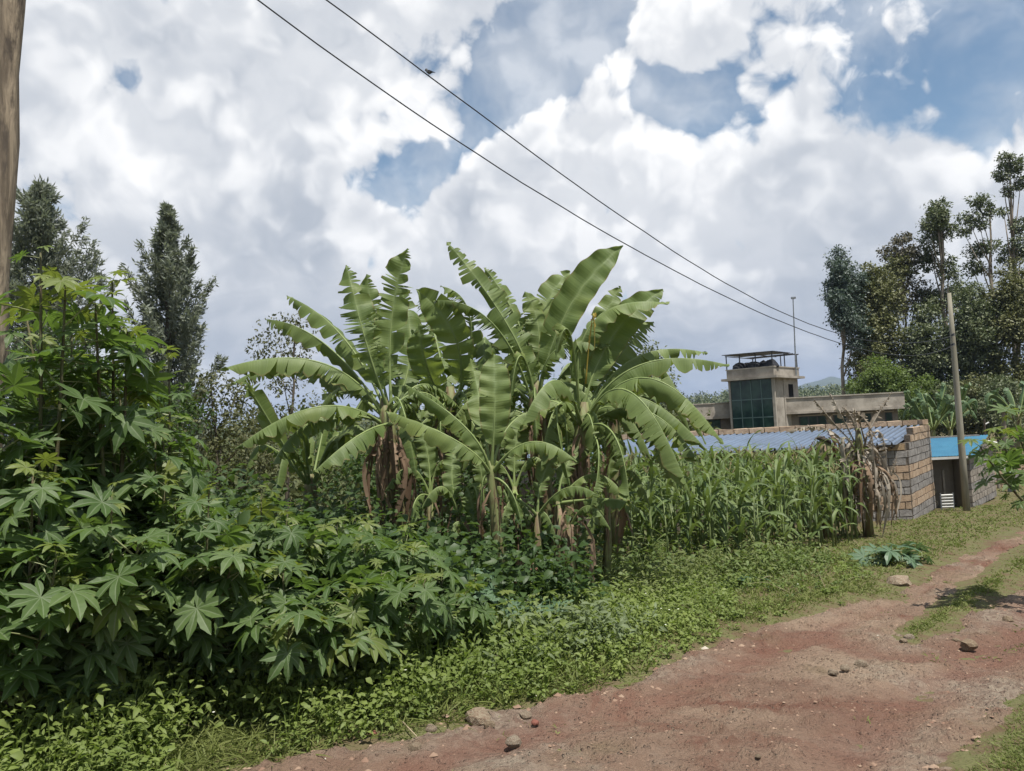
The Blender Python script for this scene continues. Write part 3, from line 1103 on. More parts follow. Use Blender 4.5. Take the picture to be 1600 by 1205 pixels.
leaf_mat('banana_leaf', (.082, .122, .036), (.158, .208, .068), (.28, .37, .06), .27, .50, .24, vein=(.20, .26, .11), brown=(.17, .12, .055), bumpk=330)
leaf_mat('banana_far', (.06, .11, .05), (.10, .15, .075), (.20, .30, .08), .22, .5, .3, vein=(.2, .26, .11), bumpk=120)
leaf_mat('banana_dry', (.20, .165, .125), (.46, .41, .34), (.25, .18, .09), .18, .85, .1)
leaf_mat('banana_brown', (.13, .085, .055), (.34, .25, .175), (.22, .13, .06), .18, .85, .1)
leaf_mat('banana_yellow', (.34, .26, .05), (.44, .34, .07), (.4, .3, .05), .22, .6, .2, vein=(.35, .3, .12))
leaf_mat('castor_leaf', (.048, .086, .024), (.108, .155, .054), (.20, .33, .05), .31, .50, .22, vein=(.17, .21, .12))
leaf_mat('castor_young', (.095, .135, .03), (.150, .180, .045), (.28, .36, .05), .32, .48, .3, vein=(.19, .20, .11))
leaf_mat('castor_teal', (.055, .105, .052), (.100, .160, .085), (.15, .25, .08), .22, .48, .35, vein=(.17, .22, .16))
leaf_mat('maize_leaf', (.062, .102, .030), (.155, .200, .070), (.22, .31, .06), .26, .5, .22, vein=(.19, .24, .13))
leaf_mat('weed_leaf', (.085, .122, .028), (.205, .250, .068), (.26, .38, .05), .30, .55, .25, 'attr')
leaf_mat('weed_grey', (.10, .13, .055), (.17, .21, .11), (.20, .28, .08), .25, .6, .25, 'attr')
leaf_mat('grass_blade', (.095, .120, .028), (.215, .230, .080), (.22, .30, .06), .25, .6, .2, 'attr')
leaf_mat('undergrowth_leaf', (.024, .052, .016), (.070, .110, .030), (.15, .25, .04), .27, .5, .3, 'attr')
leaf_mat('grevillea_leaf', (.135, .160, .125), (.31, .33, .27), (.24, .28, .16), .32, .5, .35, 'attr')
leaf_mat('gum_leaf', (.074, .098, .050), (.185, .200, .100), (.13, .18, .05), .18, .5, .3, 'attr')
leaf_mat('gum_blue', (.058, .086, .070), (.135, .165, .132), (.10, .16, .08), .18, .5, .35, 'attr')
leaf_mat('gum_olive', (.090, .102, .040), (.190, .188, .080), (.16, .18, .05), .18, .5, .3, 'attr')
leaf_mat('gum_brown', (.075, .072, .048), (.140, .128, .085), (.13, .13, .06), .15, .55, .3, 'attr')
leaf_mat('brush_leaf', (.058, .068, .030), (.140, .138, .066), (.16, .18, .05), .2, .6, .2, 'attr')
leaf_mat('herb_leaf', (.085, .110, .032), (.165, .190, .065), (.22, .30, .06), .26, .55, .25, 'attr')
leaf_mat('thicket_leaf', (.050, .068, .026), (.125, .135, .056), (.16, .18, .05), .2, .6, .2, 'attr')
leaf_mat('fresh_leaf', (.066, .104, .026), (.145, .188, .056), (.22, .32, .05), .27, .55, .25, 'attr')
plain('midrib_green', (.20, .25, .09), .5, .3, 0, (.15, .20, .07), 8)
plain('castor_stem', (.10, .11, .05), .7, .2, 0, (.085, .065, .04), 9, .3)
plain('petiole', (.19, .21, .10), .5, .3)
plain('gum_bark', (.27, .23, .18), .85, .2, 0, (.17, .14, .11), 1.2, .4)
plain('dark_bark', (.09, .075, .058), .9, .1, 0, (.13, .11, .085), 4, .4)
plain('maize_stalk', (.12, .17, .06), .6, .3, 0, (.17, .19, .08), 6)
plain('maize_tassel', (.30, .26, .14), .8, .2, 0, (.22, .18, .09), 20)
plain('straw', (.30, .25, .16), .8, .2)
plain('flower_white', (.75, .75, .68), .7, .2)
m, t = newmat('pseudostem')
p = t.obj()
st = t.noise(t.vm('MULTIPLY', p, (8, 8, .8)), 2.2, 5, .65, .4)
c = t.mix(t.rng(st, .38, .58), (.115, .075, .042), (.17, .19, .075))
c = t.mix(t.rng(t.noise(p, 4, 4, .6), .55, .68), c, (.09, .055, .035))
finish(t, principled(t, c, .65, t.bump(st, .5, .02), .3))

# ------------------------------------------------------------------ vectorised foliage
def rand_dir(n):
    v = rs.normal(size=(n, 3))
    return nrm(v)


def leaf_quads(Pb, A, N, L, Wd, rnd, fold=.25):
    """n folded four-cornered leaves: base, side, tip, side"""
    A = nrm(A); S = nrm(np.cross(A, N)); N2 = np.cross(S, A)
    L = np.asarray(L)[:, None]; Wd = np.asarray(Wd)[:, None]
    mid = Pb + A * L * .45 + N2 * Wd * fold
    V = np.stack((Pb, mid + S * Wd, Pb + A * L, mid - S * Wd), 1).reshape(-1, 3)
    n = len(Pb)
    Q = np.arange(4 * n).reshape(n, 4)
    return V, Q, np.repeat(rnd, 4)


def leaf_eight(Pb, A, N, L, Wd, rnd, fold=.3, droop=.25):
    """n leaves with midline and two width rows (8 triangles each)"""
    A = nrm(A); S = nrm(np.cross(A, N)); N2 = np.cross(S, A)
    L = np.asarray(L)[:, None]; Wd = np.asarray(Wd)[:, None]
    m1 = Pb + A * L * .33
    m2 = Pb + A * L * .68 - N2 * L * droop * .35
    tip = Pb + A * L - N2 * L * droop
    l1, r1 = m1 + S * Wd + N2 * Wd * fold, m1 - S * Wd + N2 * Wd * fold
    l2, r2 = m2 + S * Wd * .72 + N2 * Wd * fold * .7, m2 - S * Wd * .72 + N2 * Wd * fold * .7
    V = np.stack((Pb, l1, m1, r1, l2, m2, r2, tip), 1).reshape(-1, 3)
    n = len(Pb)
    b = np.arange(n)[:, None] * 8
    T = np.concatenate((b + [[0, 1, 2]], b + [[0, 2, 3]], b + [[4, 7, 5]], b + [[5, 7, 6]]), 0)
    Q = np.concatenate((b + [[1, 4, 5, 2]], b + [[2, 5, 6, 3]]), 0)
    return V, [T, Q], np.repeat(rnd, 8)


def blades(Pb, A, L, Wd, bend, rnd):
    """n grass blades, three rows and a tip"""
    n = len(Pb)
    A = nrm(A)
    side = np.stack((-A[:, 1], A[:, 0], np.zeros(n)), -1) + rs.normal(size=(n, 3)) * .5
    S = nrm(np.cross(A, rand_dir(n)))
    hv = np.stack((A[:, 0], A[:, 1], np.zeros(n)), -1) + rs.normal(size=(n, 3)) * [.3, .3, 0]
    L = L[:, None]; Wd = Wd[:, None]; bend = bend[:, None]
    rows = []
    for k, (f_, w_) in enumerate(((0, .8), (.4, 1), (.75, .7), (1, 0))):
        c_ = Pb + A * L * f_ + (nrm(hv) * .8 - np.array([0, 0, .5])) * L * bend * f_ * f_
        rows.append((c_ - S * Wd * w_, c_ + S * Wd * w_) if w_ else (c_,))
    V = np.stack([q for r in rows for q in r], 1).reshape(-1, 3)
    b = np.arange(n)[:, None] * 7
    Q = np.concatenate((b + [[0, 1, 3, 2]], b + [[2, 3, 5, 4]]), 0)
    T = b + [[4, 5, 6]]
    return V, [Q, T], np.repeat(rnd, 7)


class Cloud:
    def __init__(self):
        self.V, self.P, self.R, self.n = [], {}, [], 0

    def add(self, V, polys, r):
        if not isinstance(polys, list): polys = [polys]
        for p_ in polys:
            self.P.setdefault(p_.shape[1], []).append(p_ + self.n)
        self.V.append(V); self.R.append(r); self.n += len(V)
        return self

    def mesh(self, name, off=(0, 0, 0)):
        V = np.concatenate(self.V) - np.asarray(off)
        return np_mesh(name, V, [np.concatenate(v) for v in self.P.values()], rnd=np.concatenate(self.R))


# ------------------------------------------------------------------ trees
DENS = 1.0


def lobes_foliage(cl, lobes, dens, leaf, sub=.33, up=.0, flat=.8):
    """lobes: (centre, (rx, ry, rz)); dens = leaves per square metre of lobe surface"""
    for c, r in lobes:
        c, r = np.asarray(c, float), np.asarray(r, float)
        area = 4 * math.pi * ((r[0] * r[1]) ** 1.6 / 3 + (r[0] * r[2]) ** 1.6 / 3 + (r[1] * r[2]) ** 1.6 / 3) ** (1 / 1.6)
        nc = max(6, int(area / (math.pi * (sub * r.mean()) ** 2) * 1.1))
        nl = int(area * dens / nc) + 1
        dc = rand_dir(nc) * (rs.rand(nc, 1) ** .45)
        cc = c + dc * r * 1.0
        sz = sub * r.mean() * (.6 + .8 * rs.rand(nc))
        tone = rs.rand(nc)
        k = np.repeat(np.arange(nc), nl)
        off = rs.normal(size=(nc * nl, 3)) * [1, 1, flat] * .55
        pos = cc[k] + off * sz[k][:, None]
        outw = nrm(pos - c) * .6 + rand_dir(len(k)) * .9 + np.array([0, 0, -.35])
        Nn = nrm(off + np.array([0, 0, .8]) + rs.normal(size=off.shape) * .4)
        L = leaf * (.7 + .6 * rs.rand(len(k)))
        V, Q, R = leaf_quads(pos, outw, Nn, L, L * .28, np.clip(.25 + .5 * tone[k] + .12 * rs.normal(size=len(k)), 0, 1))
        cl.add(V, Q, R)


def make_tree(name, label, cat, base, lobes, mat, dens, leaf, trunk_top=None, r0=.2, bark='gum_bark', group=None, sub=.33, trunks=1, limbs=True):
    root = thing(name, base, label, cat, group)
    cl = Cloud()
    lobes_foliage(cl, lobes, dens * 5.0 * DENS, leaf * .68, sub)
    link('crown', cl.mesh('crown', base), mat, root)
    cs = np.array([l[0] for l in lobes])
    if trunk_top is None:
        trunk_top = cs[np.argmax(cs[:, 2])]
    base = np.asarray(base, float)
    tt = np.asarray(trunk_top, float)
    mb = MB()
    pts = [base - [0, 0, .3]]
    for k in range(1, 8):
        f_ = k / 7
        wob = np.array([math.sin(k * 1.7 + base[0]), math.cos(k * 2.1 + base[1]), 0]) * .02 * np.linalg.norm(tt - base) * f_ * (1 - f_) * 2
        pts.append(base + (tt - base) * f_ + wob)
    mb.tube(pts, [r0 * (1.15 - .95 * k / 7) for k in range(8)], 7)
    mb.build('trunk', bark, root, True)
    if limbs:
        for c, r in lobes:
            c = np.asarray(c, float)
            hgt = (c[2] - base[2]) / (tt[2] - base[2] + 1e-6)
            f_ = min(.95, max(.2, hgt - .22))
            a = base + (tt - base) * f_
            if np.linalg.norm(c - a) < .3: continue
            mid = .5 * (a + c) + np.array([0, 0, -.08 * np.linalg.norm(c - a)])
            rr = r0 * (1.15 - .95 * f_) * .55
            MB().tube([a, mid, c], [rr, rr * .7, rr * .3], 5).build('limb', bark, root, True)
    return root


def plobe(u, v, d, ru, rv, rd=None):
    s = d / F
    return (P(u, v, d), (ru * s, (rd if rd else .5 * (ru + rv)) * s, rv * s))


GD = 62.0
def gum(label, u_base, d, lobes, mat, dens=15, leaf=.34, r0=.16, top=None, sub=.33, group='gum trees in the grove', fill=True):
    b = atG(u_base, d)
    if fill:
        ex = []
        for i in range(len(lobes)):
            for j in range(i):
                a_, c_ = lobes[i], lobes[j]
                if math.hypot(a_[0] - c_[0], a_[1] - c_[1]) < 75:
                    ex.append((.5 * (a_[0] + c_[0]) + rs.normal() * 4, .5 * (a_[1] + c_[1]) + rs.normal() * 5, .36 * (a_[2] + c_[2]), .34 * (a_[3] + c_[3]), .5 * (a_[4] + c_[4]) - 1))
        lobes = list(lobes) + ex[:5]
    L = [plobe(u, v, d + dd, ru, rv) for (u, v, ru, rv, dd) in lobes]
    return make_tree('gum_tree', label, 'tree', b, L, mat, dens, leaf, P(*top, d) if top else None, r0, group=group, sub=sub)


gum('blue-grey gum tree with drooping crown at the left edge of the grove', 1322, 58,
    [(1310, 412, 15, 24, 0), (1306, 450, 18, 28, 0), (1322, 470, 22, 40, 1), (1314, 496, 18, 26, -1), (1334, 440, 16, 30, 1), (1335, 520, 20, 30, 0)], 'gum_blue', 22, .30, top=(1314, 400))
gum('olive gum tree with broad crown beside the blue-grey one', 1375, 60,
    [(1362, 430, 20, 20, 0), (1350, 480, 24, 40, 0), (1378, 470, 28, 50, 1), (1352, 545, 24, 42, -1), (1385, 540, 28, 50, 0), (1345, 585, 22, 26, -2), (1400, 420, 22, 22, 2)], 'gum_olive', 16, .34, top=(1370, 425))
gum('thin brownish gum tree with pale trunk and sparse crown', 1412, 63,
    [(1390, 396, 22, 12, 0), (1412, 372, 14, 10, 0), (1428, 400, 20, 16, 0), (1410, 440, 30, 26, 1), (1432, 470, 24, 26, 0), (1396, 470, 22, 24, -1)], 'gum_brown', 9, .36, top=(1411, 370))
gum('tall dark gum tree with tufted round top in the middle of the grove', 1490, 61,
    [(1466, 324, 20, 14, 0), (1462, 345, 22, 16, 0), (1474, 360, 16, 18, 0), (1450, 375, 16, 18, 0), (1455, 405, 20, 18, 1), (1482, 420, 16, 20, 0), (1460, 470, 26, 30, 1), (1500, 455, 22, 24, 2)], 'gum_leaf', 16, .32, top=(1467, 318), r0=.25)
gum('open gum tree with flat spreading crown and bare forked limbs', 1560, 64,
    [(1530, 315, 22, 10, 0), (1512, 340, 18, 11, 0), (1545, 330, 16, 11, 0), (1505, 362, 14, 9, 0), (1530, 350, 16, 9, 0), (1548, 385, 17, 12, 0), (1527, 392, 20, 11, 1), (1520, 420, 20, 14, 1)], 'gum_leaf', 14, .32, top=(1546, 320), r0=.22, fill=False)
gum('tallest gum tree, cut off by the right edge of the picture', 1592, 66,
    [(1570, 252, 15, 13, 0), (1585, 262, 18, 15, 0), (1565, 275, 12, 12, 0), (1595, 285, 14, 12, 0), (1576, 300, 10, 9, 0), (1568, 330, 9, 6, 0), (1592, 352, 15, 14, 0), (1596, 385, 20, 16, 0), (1575, 400, 20, 14, 1)], 'gum_leaf', 16, .32, top=(1577, 250), r0=.26, fill=False)
gum('dense green gum tree filling the right end of the grove', 1590, 56,
    [(1590, 430, 26, 30, 0), (1565, 470, 28, 36, 0), (1600, 490, 26, 40, -1), (1575, 540, 34, 40, -1), (1600, 590, 30, 40, -2), (1550, 590, 28, 40, 0)], 'gum_olive', 16, .32, top=(1592, 425))
gum('bushy dark gum tree behind the utility pole', 1520, 57,
    [(1515, 470, 26, 26, 0), (1540, 500, 28, 34, -1), (1500, 520, 30, 36, 0), (1530, 560, 34, 40, -1), (1490, 575, 28, 40, 0), (1525, 610, 36, 36, 1)], 'gum_leaf', 17, .32, top=(1516, 455))
gum('mixed green gum tree growing between olive crown and utility pole', 1440, 59,
    [(1445, 500, 24, 26, 0), (1425, 540, 28, 36, 0), (1455, 560, 28, 40, -1), (1430, 595, 34, 34, 0), (1465, 610, 34, 34, 1)], 'gum_leaf', 16, .32, top=(1445, 490))
gum('bright green bushy tree low at the left foot of the grove', 1385, 54,
    [(1372, 575, 24, 20, 0), (1400, 590, 26, 24, 0), (1345, 605, 22, 18, 0), (1375, 612, 30, 18, -1)], 'fresh_leaf', 20, .28, top=(1385, 570), group='bushes at the foot of the grove')
gum('small round bush with pale top under the right end of the grove', 1570, 48,
    [(1565, 600, 18, 14, 0), (1580, 612, 20, 18, 0), (1558, 625, 20, 16, 0)], 'gum_leaf', 22, .24, top=(1568, 600), group='bushes at the foot of the grove')

for i_, (lab, u, d, mt) in enumerate([('dark bush under the gum trees right behind the blue roof', 1490, 55, 'gum_leaf'), ('green bush under the gum trees left of the utility pole', 1440, 56, 'fresh_leaf'),
                                ('rounded bush under the gum trees at the right edge', 1560, 52, 'gum_leaf'), ('olive bush in the deep shade of the grove', 1530, 53, 'gum_olive')]):
    gum(lab, u, d, [(u - 22, 625, 26, 24, 0), (u + 20, 630, 28, 26, 1), (u, 605, 24, 20, 0), (u - 10, 655, 36, 26, -1), (u + 25, 660, 30, 24, 0)], mt, 18, .26, .1, (u, 600), group='bushes at the foot of the grove')

# silvery feathered trees at the left
def feather_tree(label, u, d, vtop, vbase, Rpx, prof, seed):
    global rs
    keep_ = rs; rs = np.random.RandomState(seed)
    b = atG(u, d)
    top = P(u, vtop, d)
    top = np.array([top[0], d, top[2] - .12])
    root = thing('feathery_tree', b, label, 'tree', 'silvery feathered trees')
    Ht = top[2] - b[2]
    mb = MB(); mb.tube([b - [0, 0, .3], b + (top - b) * .35 + [.05, 0, 0], b + (top - b) * .7, b + (top - b) * .93], [.16, .12, .07, .015], 7)
    mb.build('trunk', 'dark_bark', root, True)
    cl = Cloud(); br = MB()
    R = Rpx * d / F
    nb = 170
    for i in range(nb):
        f_ = .16 + .83 * (i + rs.rand()) / nb
        az = i * 2.399 + rs.rand()
        ln = R * np.interp(f_, prof[0], prof[1]) * (.45 + .75 * rs.rand())
        a = b + (top - b) * (f_ - .07)
        out = np.array([math.cos(az), math.sin(az), 0])
        nseg = 6
        pts = [a + out * ln * s_ + np.array([0, 0, 1]) * ln * (.55 * s_ + .75 * s_ * s_) for s_ in np.linspace(0, 1, nseg)]
        ns0 = 0
        br.tube(pts[::2] + [pts[-1]], [.018, .012, .008, .004], 3, False)
        ns = int(20 + 40 * ln)
        sv = rs.rand(ns) ** .6
        pos = np.stack([np.interp(sv, np.linspace(0, 1, nseg), np.array(pts)[:, k]) for k in range(3)], -1)
        tang = nrm(out + np.array([0, 0, .9]))
        ax_ = tang + rs.normal(size=(ns, 3)) * .55
        n4 = 4
        kk = np.repeat(np.arange(ns), n4)
        A = ax_[kk] + rs.normal(size=(ns * n4, 3)) * .45
        pos2 = pos[kk] + rs.normal(size=(ns * n4, 3)) * .05
        tone = rs.rand()
        L = .17 * (.7 + .6 * rs.rand(ns * n4))
        V, Q, Rr = leaf_quads(pos2, A, rand_dir(ns * n4), L, L * .13, np.clip(.2 + .5 * tone + .25 * rs.normal(size=ns * n4), 0, 1))
        cl.add(V, Q, Rr)
    link('crown', cl.mesh('crown', b), 'grevillea_leaf', root)
    br.build('branch_set', 'dark_bark', root)
    rs = keep_
    return root


feather_tree('silvery feathered tree with narrow crown standing alone, right of the pole', 262, 23, 276, 700, 70,
             ([0, .3, .5, .66, .80, .90, 1], [1.0, 1.05, 1.0, .80, .46, .20, .03]), 3)
feather_tree('broader silvery feathered tree just behind the leaning pole', 62, 22, 244, 700, 94,
             ([0, .35, .6, .75, .87, .95, 1], [1.0, 1.05, .92, .66, .40, .2, .05]), 5)

def shrub(label, ub, d, lobes, mat, dens=28, leaf=.14, name='shrub', group='shrubs behind the plot'):
    b = atG(ub, d)
    return make_tree(name, label, 'shrub', b, [plobe(u, v, d + dd, ru, rv) for (u, v, ru, rv, dd) in lobes], mat, dens, leaf, None, .06, 'dark_bark', group, limbs=True)


shrub('brownish sparse tree top showing above the left banana leaves', 445, 20, [(430, 520, 34, 26, 0), (462, 505, 22, 16, 0), (405, 545, 22, 18, 0), (470, 545, 30, 26, 1), (440, 580, 46, 34, 0), (455, 640, 60, 50, 0)], 'brush_leaf', 16)
shrub('dull brown-green bush between feathered tree and banana clump', 350, 17, [(330, 600, 34, 26, 0), (370, 620, 40, 34, 0), (320, 650, 40, 34, 0), (390, 670, 40, 40, -1), (345, 700, 60, 40, 0), (420, 720, 50, 40, 0)], 'brush_leaf', 26, .14)
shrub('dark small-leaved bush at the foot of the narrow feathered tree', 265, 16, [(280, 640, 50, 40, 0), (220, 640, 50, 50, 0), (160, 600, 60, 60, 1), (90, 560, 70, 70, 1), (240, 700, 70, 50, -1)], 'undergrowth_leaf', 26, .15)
shrub('dark feathery bush showing right of the banana clump beside the house', 1025, 22, [(1022, 560, 20, 26, 0), (1035, 590, 24, 26, 0), (1010, 610, 34, 30, 0), (1045, 620, 22, 18, 0), (1000, 560, 26, 20, 1), (1015, 660, 44, 40, 0)], 'gum_leaf', 26, .14)
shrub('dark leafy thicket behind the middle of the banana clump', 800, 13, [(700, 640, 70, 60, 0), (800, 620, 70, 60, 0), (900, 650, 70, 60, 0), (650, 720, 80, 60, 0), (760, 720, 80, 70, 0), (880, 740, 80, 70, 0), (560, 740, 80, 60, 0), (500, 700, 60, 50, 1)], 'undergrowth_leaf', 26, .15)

# ------------------------------------------------------------------ banana plants
UP = np.array([0, 0, 1.0])


def banana_leaf(P0, PM, P2, hw, tear=.25, droop=30, face=None, pet=.16, seed=0, N=52, curl=0.0, ragged=1.0):
    """blade and midrib of one leaf along a bent midrib through P0, PM, P2; hw = half width in metres"""
    r = np.random.RandomState(seed)
    hw = hw * .90
    tear = min(.85, tear * 1.5 + .04)
    P0, PM, P2 = (np.asarray(q, float) for q in (P0, PM, P2))
    C = 2 * PM - .5 * (P0 + P2)
    s = np.linspace(0, 1, N + 1)
    pts = ((1 - s) ** 2)[:, None] * P0 + (2 * s * (1 - s))[:, None] * C + (s ** 2)[:, None] * P2
    T = nrm(np.gradient(pts, axis=0))
    hint = UP if face is None else nrm(np.asarray(face, float))
    S = nrm(np.cross(T, hint))
    for k in range(1, len(S)):
        if S[k] @ S[k - 1] < 0: S[k] = -S[k]
    Nn = np.cross(S, T)
    if face is None and Nn[:, 2].mean() < 0 or face is not None and (Nn @ hint).mean() < 0:
        Nn = -Nn
    i0 = int(pet * N)
    sb = np.clip((s - pet) / (1 - pet), 0, 1)
    w = hw * np.clip(1 - np.abs(2 * sb - .92) ** 3.0 / 1.25, 0, 1) ** .75
    w[-1] = hw * .06
    V, Q, edge, along = [], [], [], []
    ts = (0, .3, .62, 1.0)
    dr0 = math.radians(droop)
    for side in (-1, 1):
        ph_ = r.rand() * 6.28
        k = i0
        while k < N:
            n_ = 1
            tk = tear * (.45 if math.sin(k * .23 + ph_) < -.2 else 1.5)
            while k + n_ < N and r.rand() > tk: n_ += 1
            da = r.normal() * .34 * tear * ragged + (r.rand() < .25) * (.4 + .8 * r.rand()) * min(1, tear * 2)
            sk = r.normal() * .12 * tear
            cut = 1 - (r.rand() < .45) * r.rand() * .55 * tear * ragged
            i_base = len(V)
            for q in range(n_ + 1):
                j = k + q
                f_ = 0 if n_ == 0 else (q / n_ - .5)
                for ti, tt in enumerate(ts):
                    ang = dr0 + da * tt + .35 * tt * dr0 + curl * tt
                    out = side * S[j] * math.cos(ang) - Nn[j] * math.sin(ang)
                    # torn strips narrow towards their outer end
                    slide = -f_ * tt * tt * (.018 + .010 * n_) * min(1, tear * 2.5)
                    wav = .03 * hw / .25 * math.sin(j * .9 + side) * tt
                    p_ = pts[j] + out * w[j] * tt * cut + T[j] * (slide + sk * tt * w[j] + .18 * w[j] * tt) + Nn[j] * wav
                    V.append(p_); edge.append(tt); along.append(s[j] + .08 * tt * w[j])
            for q in range(n_):
                for ti in range(3):
                    a = i_base + q * 4 + ti
                    Q.append((a, a + 4, a + 5, a + 1) if side > 0 else (a, a + 1, a + 5, a + 4))
            k += n_
    edge = np.array(edge)
    rib = MB()
    rad = np.interp(s, [0, pet, .6, 1], [.030, .017, .010, .003]) * (hw / .24) ** .5
    rib.tube((pts - Nn * .006)[::2], rad[::2], 6)
    return np.array(V), np.array(Q), edge, np.array(along), rib


def add_leaf(root, spec, mat='banana_leaf', name='leaf', ribmat='midrib_green', **kw):
    V, Q, edge, along, rib = banana_leaf(*spec, **kw)
    base = np.array(root.location)
    o = link(name, np_mesh(name, V - base, [Q], True, edge=edge, vein=1 - edge * .9, along=along), mat, root)
    rib.v = [tuple(np.asarray(p) - base) for p in rib.v]
    link('midrib', rib.mesh('midrib', True), ribmat, o)
    return o


def stem(root, pts, rad, n=10):
    MB().tube(pts, rad, n).build('pseudostem', 'pseudostem', root, True)


_seed = [100]


def px_leaf(root, b, m_, tp, hw, tear=.25, droop=30, face=None, mat='banana_leaf', **kw):
    """b, m_, tp: (u, v, d) of base, middle and tip"""
    _seed[0] += 1
    add_leaf(root, (P(*b), P(*m_), P(*tp), hw, tear, droop, face), mat, seed=_seed[0], **kw)


def dry_skirt(root, top, n, ln, rad, seed, mat='banana_brown', hw=.07):
    r = np.random.RandomState(seed)
    for i in range(n):
        az = r.rand() * 6.28
        o_ = np.array([math.cos(az), math.sin(az), 0])
        a = top + o_ * rad * .6 + UP * (r.rand() - .5) * .35
        l = ln * (.6 + .6 * r.rand())
        sprd = r.rand() * rad * 1.2
        mid = a + o_ * (rad + .06 + sprd) - UP * l * .30 + r.normal(size=3) * .05
        e = a + o_ * (rad * .7 + sprd) - UP * l + r.normal(size=3) * .09
        _seed[0] += 1
        V, Q, edge, along, rib = banana_leaf(a, mid, e, hw * (.5 + .8 * r.rand()), .22, 25 + 60 * r.rand(), o_ + r.normal(size=3) * .5, .05, _seed[0], N=22, ragged=1.8)
        link('dry_leaf', np_mesh('dry_leaf', V - np.array(root.location), [Q], False, edge=edge, vein=1 - edge * .9, along=along), mat, root)


CAMF = (0, -1, .35)
UPF = (0, -.45, 1)
# plant A: big one on the left
dA = 8.9
bA = atG(640, dA)
A = thing('banana_plant', bA, 'large banana plant on the left with arching leaves and a brown dry skirt', 'banana plant', 'banana plants in the clump')
cA = P(604, 655, dA)
stem(A, [bA - [0, 0, .1], bA + (cA - bA) * .5 + [.03, 0, 0], cA, cA + [-.03, 0, .25]], [.13, .11, .085, .04])
for (b, m_, tp, hw, tear, dr, fc) in [
    ((600, 650, dA), (500, 566, dA - .3), (345, 577, dA - .5), .24, .16, 48, None),
    ((596, 640, dA), (505, 535, dA + .1), (414, 499, dA + .2), .22, .20, 50, UPF),
    ((598, 630, dA), (530, 520, dA + .3), (448, 462, dA + .5), .20, .16, 30, UPF),
    ((606, 640, dA), (572, 535, dA - .2), (541, 414, dA), .23, .42, 8, CAMF),
    ((612, 640, dA), (612, 500, dA + .1), (637, 388, dA + .1), .23, .30, -12, CAMF),
    ((608, 640, dA + .1), (586, 530, dA + .4), (573, 428, dA + .5), .20, .2, 5, CAMF),
    ((600, 665, dA), (500, 635, dA - .6), (367, 702, dA - .8), .22, .22, 40, None),
    ((600, 660, dA), (495, 655, dA - .5), (424, 730, dA - .6), .20, .22, 42, None),
    ((612, 662, dA - .1), (560, 680, dA - .8), (490, 738, dA - 1.1), .20, .12, 42, None),
    ((600, 650, dA + .1), (470, 575, dA + .7), (362, 600, dA + 1.0), .20, .3, 45, None),
    ((606, 650, dA + .2), (640, 560, dA + .5), (628, 455, dA + .8), .22, .15, 5, CAMF),
    ((612, 655, dA), (660, 600, dA + .3), (720, 640, dA + .6), .20, .3, 45, None),
    ((600, 660, dA + .2), (520, 640, dA + .9), (430, 680, dA + 1.2), .18, .35, 50, None),
]:
    px_leaf(A, b, m_, tp, hw, tear, dr, fc)
dry_skirt(A, P(612, 680, dA), 26, 1.0, .08, 1, hw=.07)

# plant B: behind A, bright leaves against the light
dB = 9.9
bB = atG(705, dB)
B = thing('banana_plant', bB, 'banana plant behind the left one with two bright yellow-green leaves', 'banana plant', 'banana plants in the clump')
cB = P(705, 640, dB)
stem(B, [bB - [0, 0, .1], bB * .5 + cB * .5, cB, cB + [0, 0, .3]], [.14, .12, .10, .05])
for (b, m_, tp, hw, tear, dr, fc) in [
    ((715, 630, dB - .1), (712, 530, dB - .5), (650, 452, dB - .5), .25, .08, -15, (-.3, -1, .2)),
    ((700, 640, dB), (668, 575, dB - .6), (655, 505, dB - .8), .22, .15, -10, CAMF),
    ((710, 630, dB), (735, 500, dB - .2), (688, 447, dB - .3), .20, .55, 40, UPF),
    ((705, 630, dB), (640, 580, dB - .3), (600, 600, dB - .4), .20, .3, 40, None),
    ((705, 630, dB), (690, 640, dB - .8), (690, 710, dB - 1.0), .20, .5, 50, None),
    ((712, 620, dB), (790, 520, dB + .4), (850, 500, dB + .8), .2, .4, 40, None),
    ((700, 620, dB), (675, 510, dB + .6), (655, 470, dB + .9), .2, .4, 20, CAMF),
]:
    px_leaf(B, b, m_, tp, hw, tear, dr, fc)
dry_skirt(B, P(705, 650, dB), 8, .8, .08, 2, hw=.05)

# plant C: small plant in front with one upright leaf facing the camera
dC = 7.9
bC = atG(792, dC)
C_ = thing('banana_plant', bC, 'young banana plant in front with one broad upright leaf facing the road', 'banana plant', 'banana plants in the clump')
cC = P(767, 738, dC)
stem(C_, [bC - [0, 0, .1], bC * .6 + cC * .4, bC * .25 + cC * .75, cC, cC + [0, 0, .12]], [.10, .085, .06, .045, .025])
for (b, m_, tp, hw, tear, dr, fc) in [
    ((767, 738, dC), (773, 640, dC - .05), (772, 553, dC + .1), .185, .02, -4, (0, -1, .15)),
    ((765, 738, dC), (728, 668, dC - .1), (632, 600, dC + .2), .17, .15, 34, UPF),
    ((764, 740, dC), (716, 690, dC - .3), (602, 642, dC - .1), .18, .10, 28, UPF),
    ((770, 738, dC), (830, 690, dC - .3), (902, 722, dC - .4), .17, .10, 42, None),
    ((770, 745, dC), (800, 770, dC - .2), (815, 830, dC - .3), .12, .15, 45, UPF),
    ((769, 738, dC), (800, 660, dC + .3), (860, 640, dC + .6), .16, .15, 30, UPF),
    ((766, 738, dC), (752, 640, dC + .4), (735, 560, dC + .7), .16, .3, 5, CAMF),
]:
    px_leaf(C_, b, m_, tp, hw, tear, dr, fc, pet=.22)
px_leaf(C_, (764, 738, dC - .05), (753, 760, dC - .15), (752, 826, dC - .12), .07, .2, 65, CAMF, mat='banana_leaf')
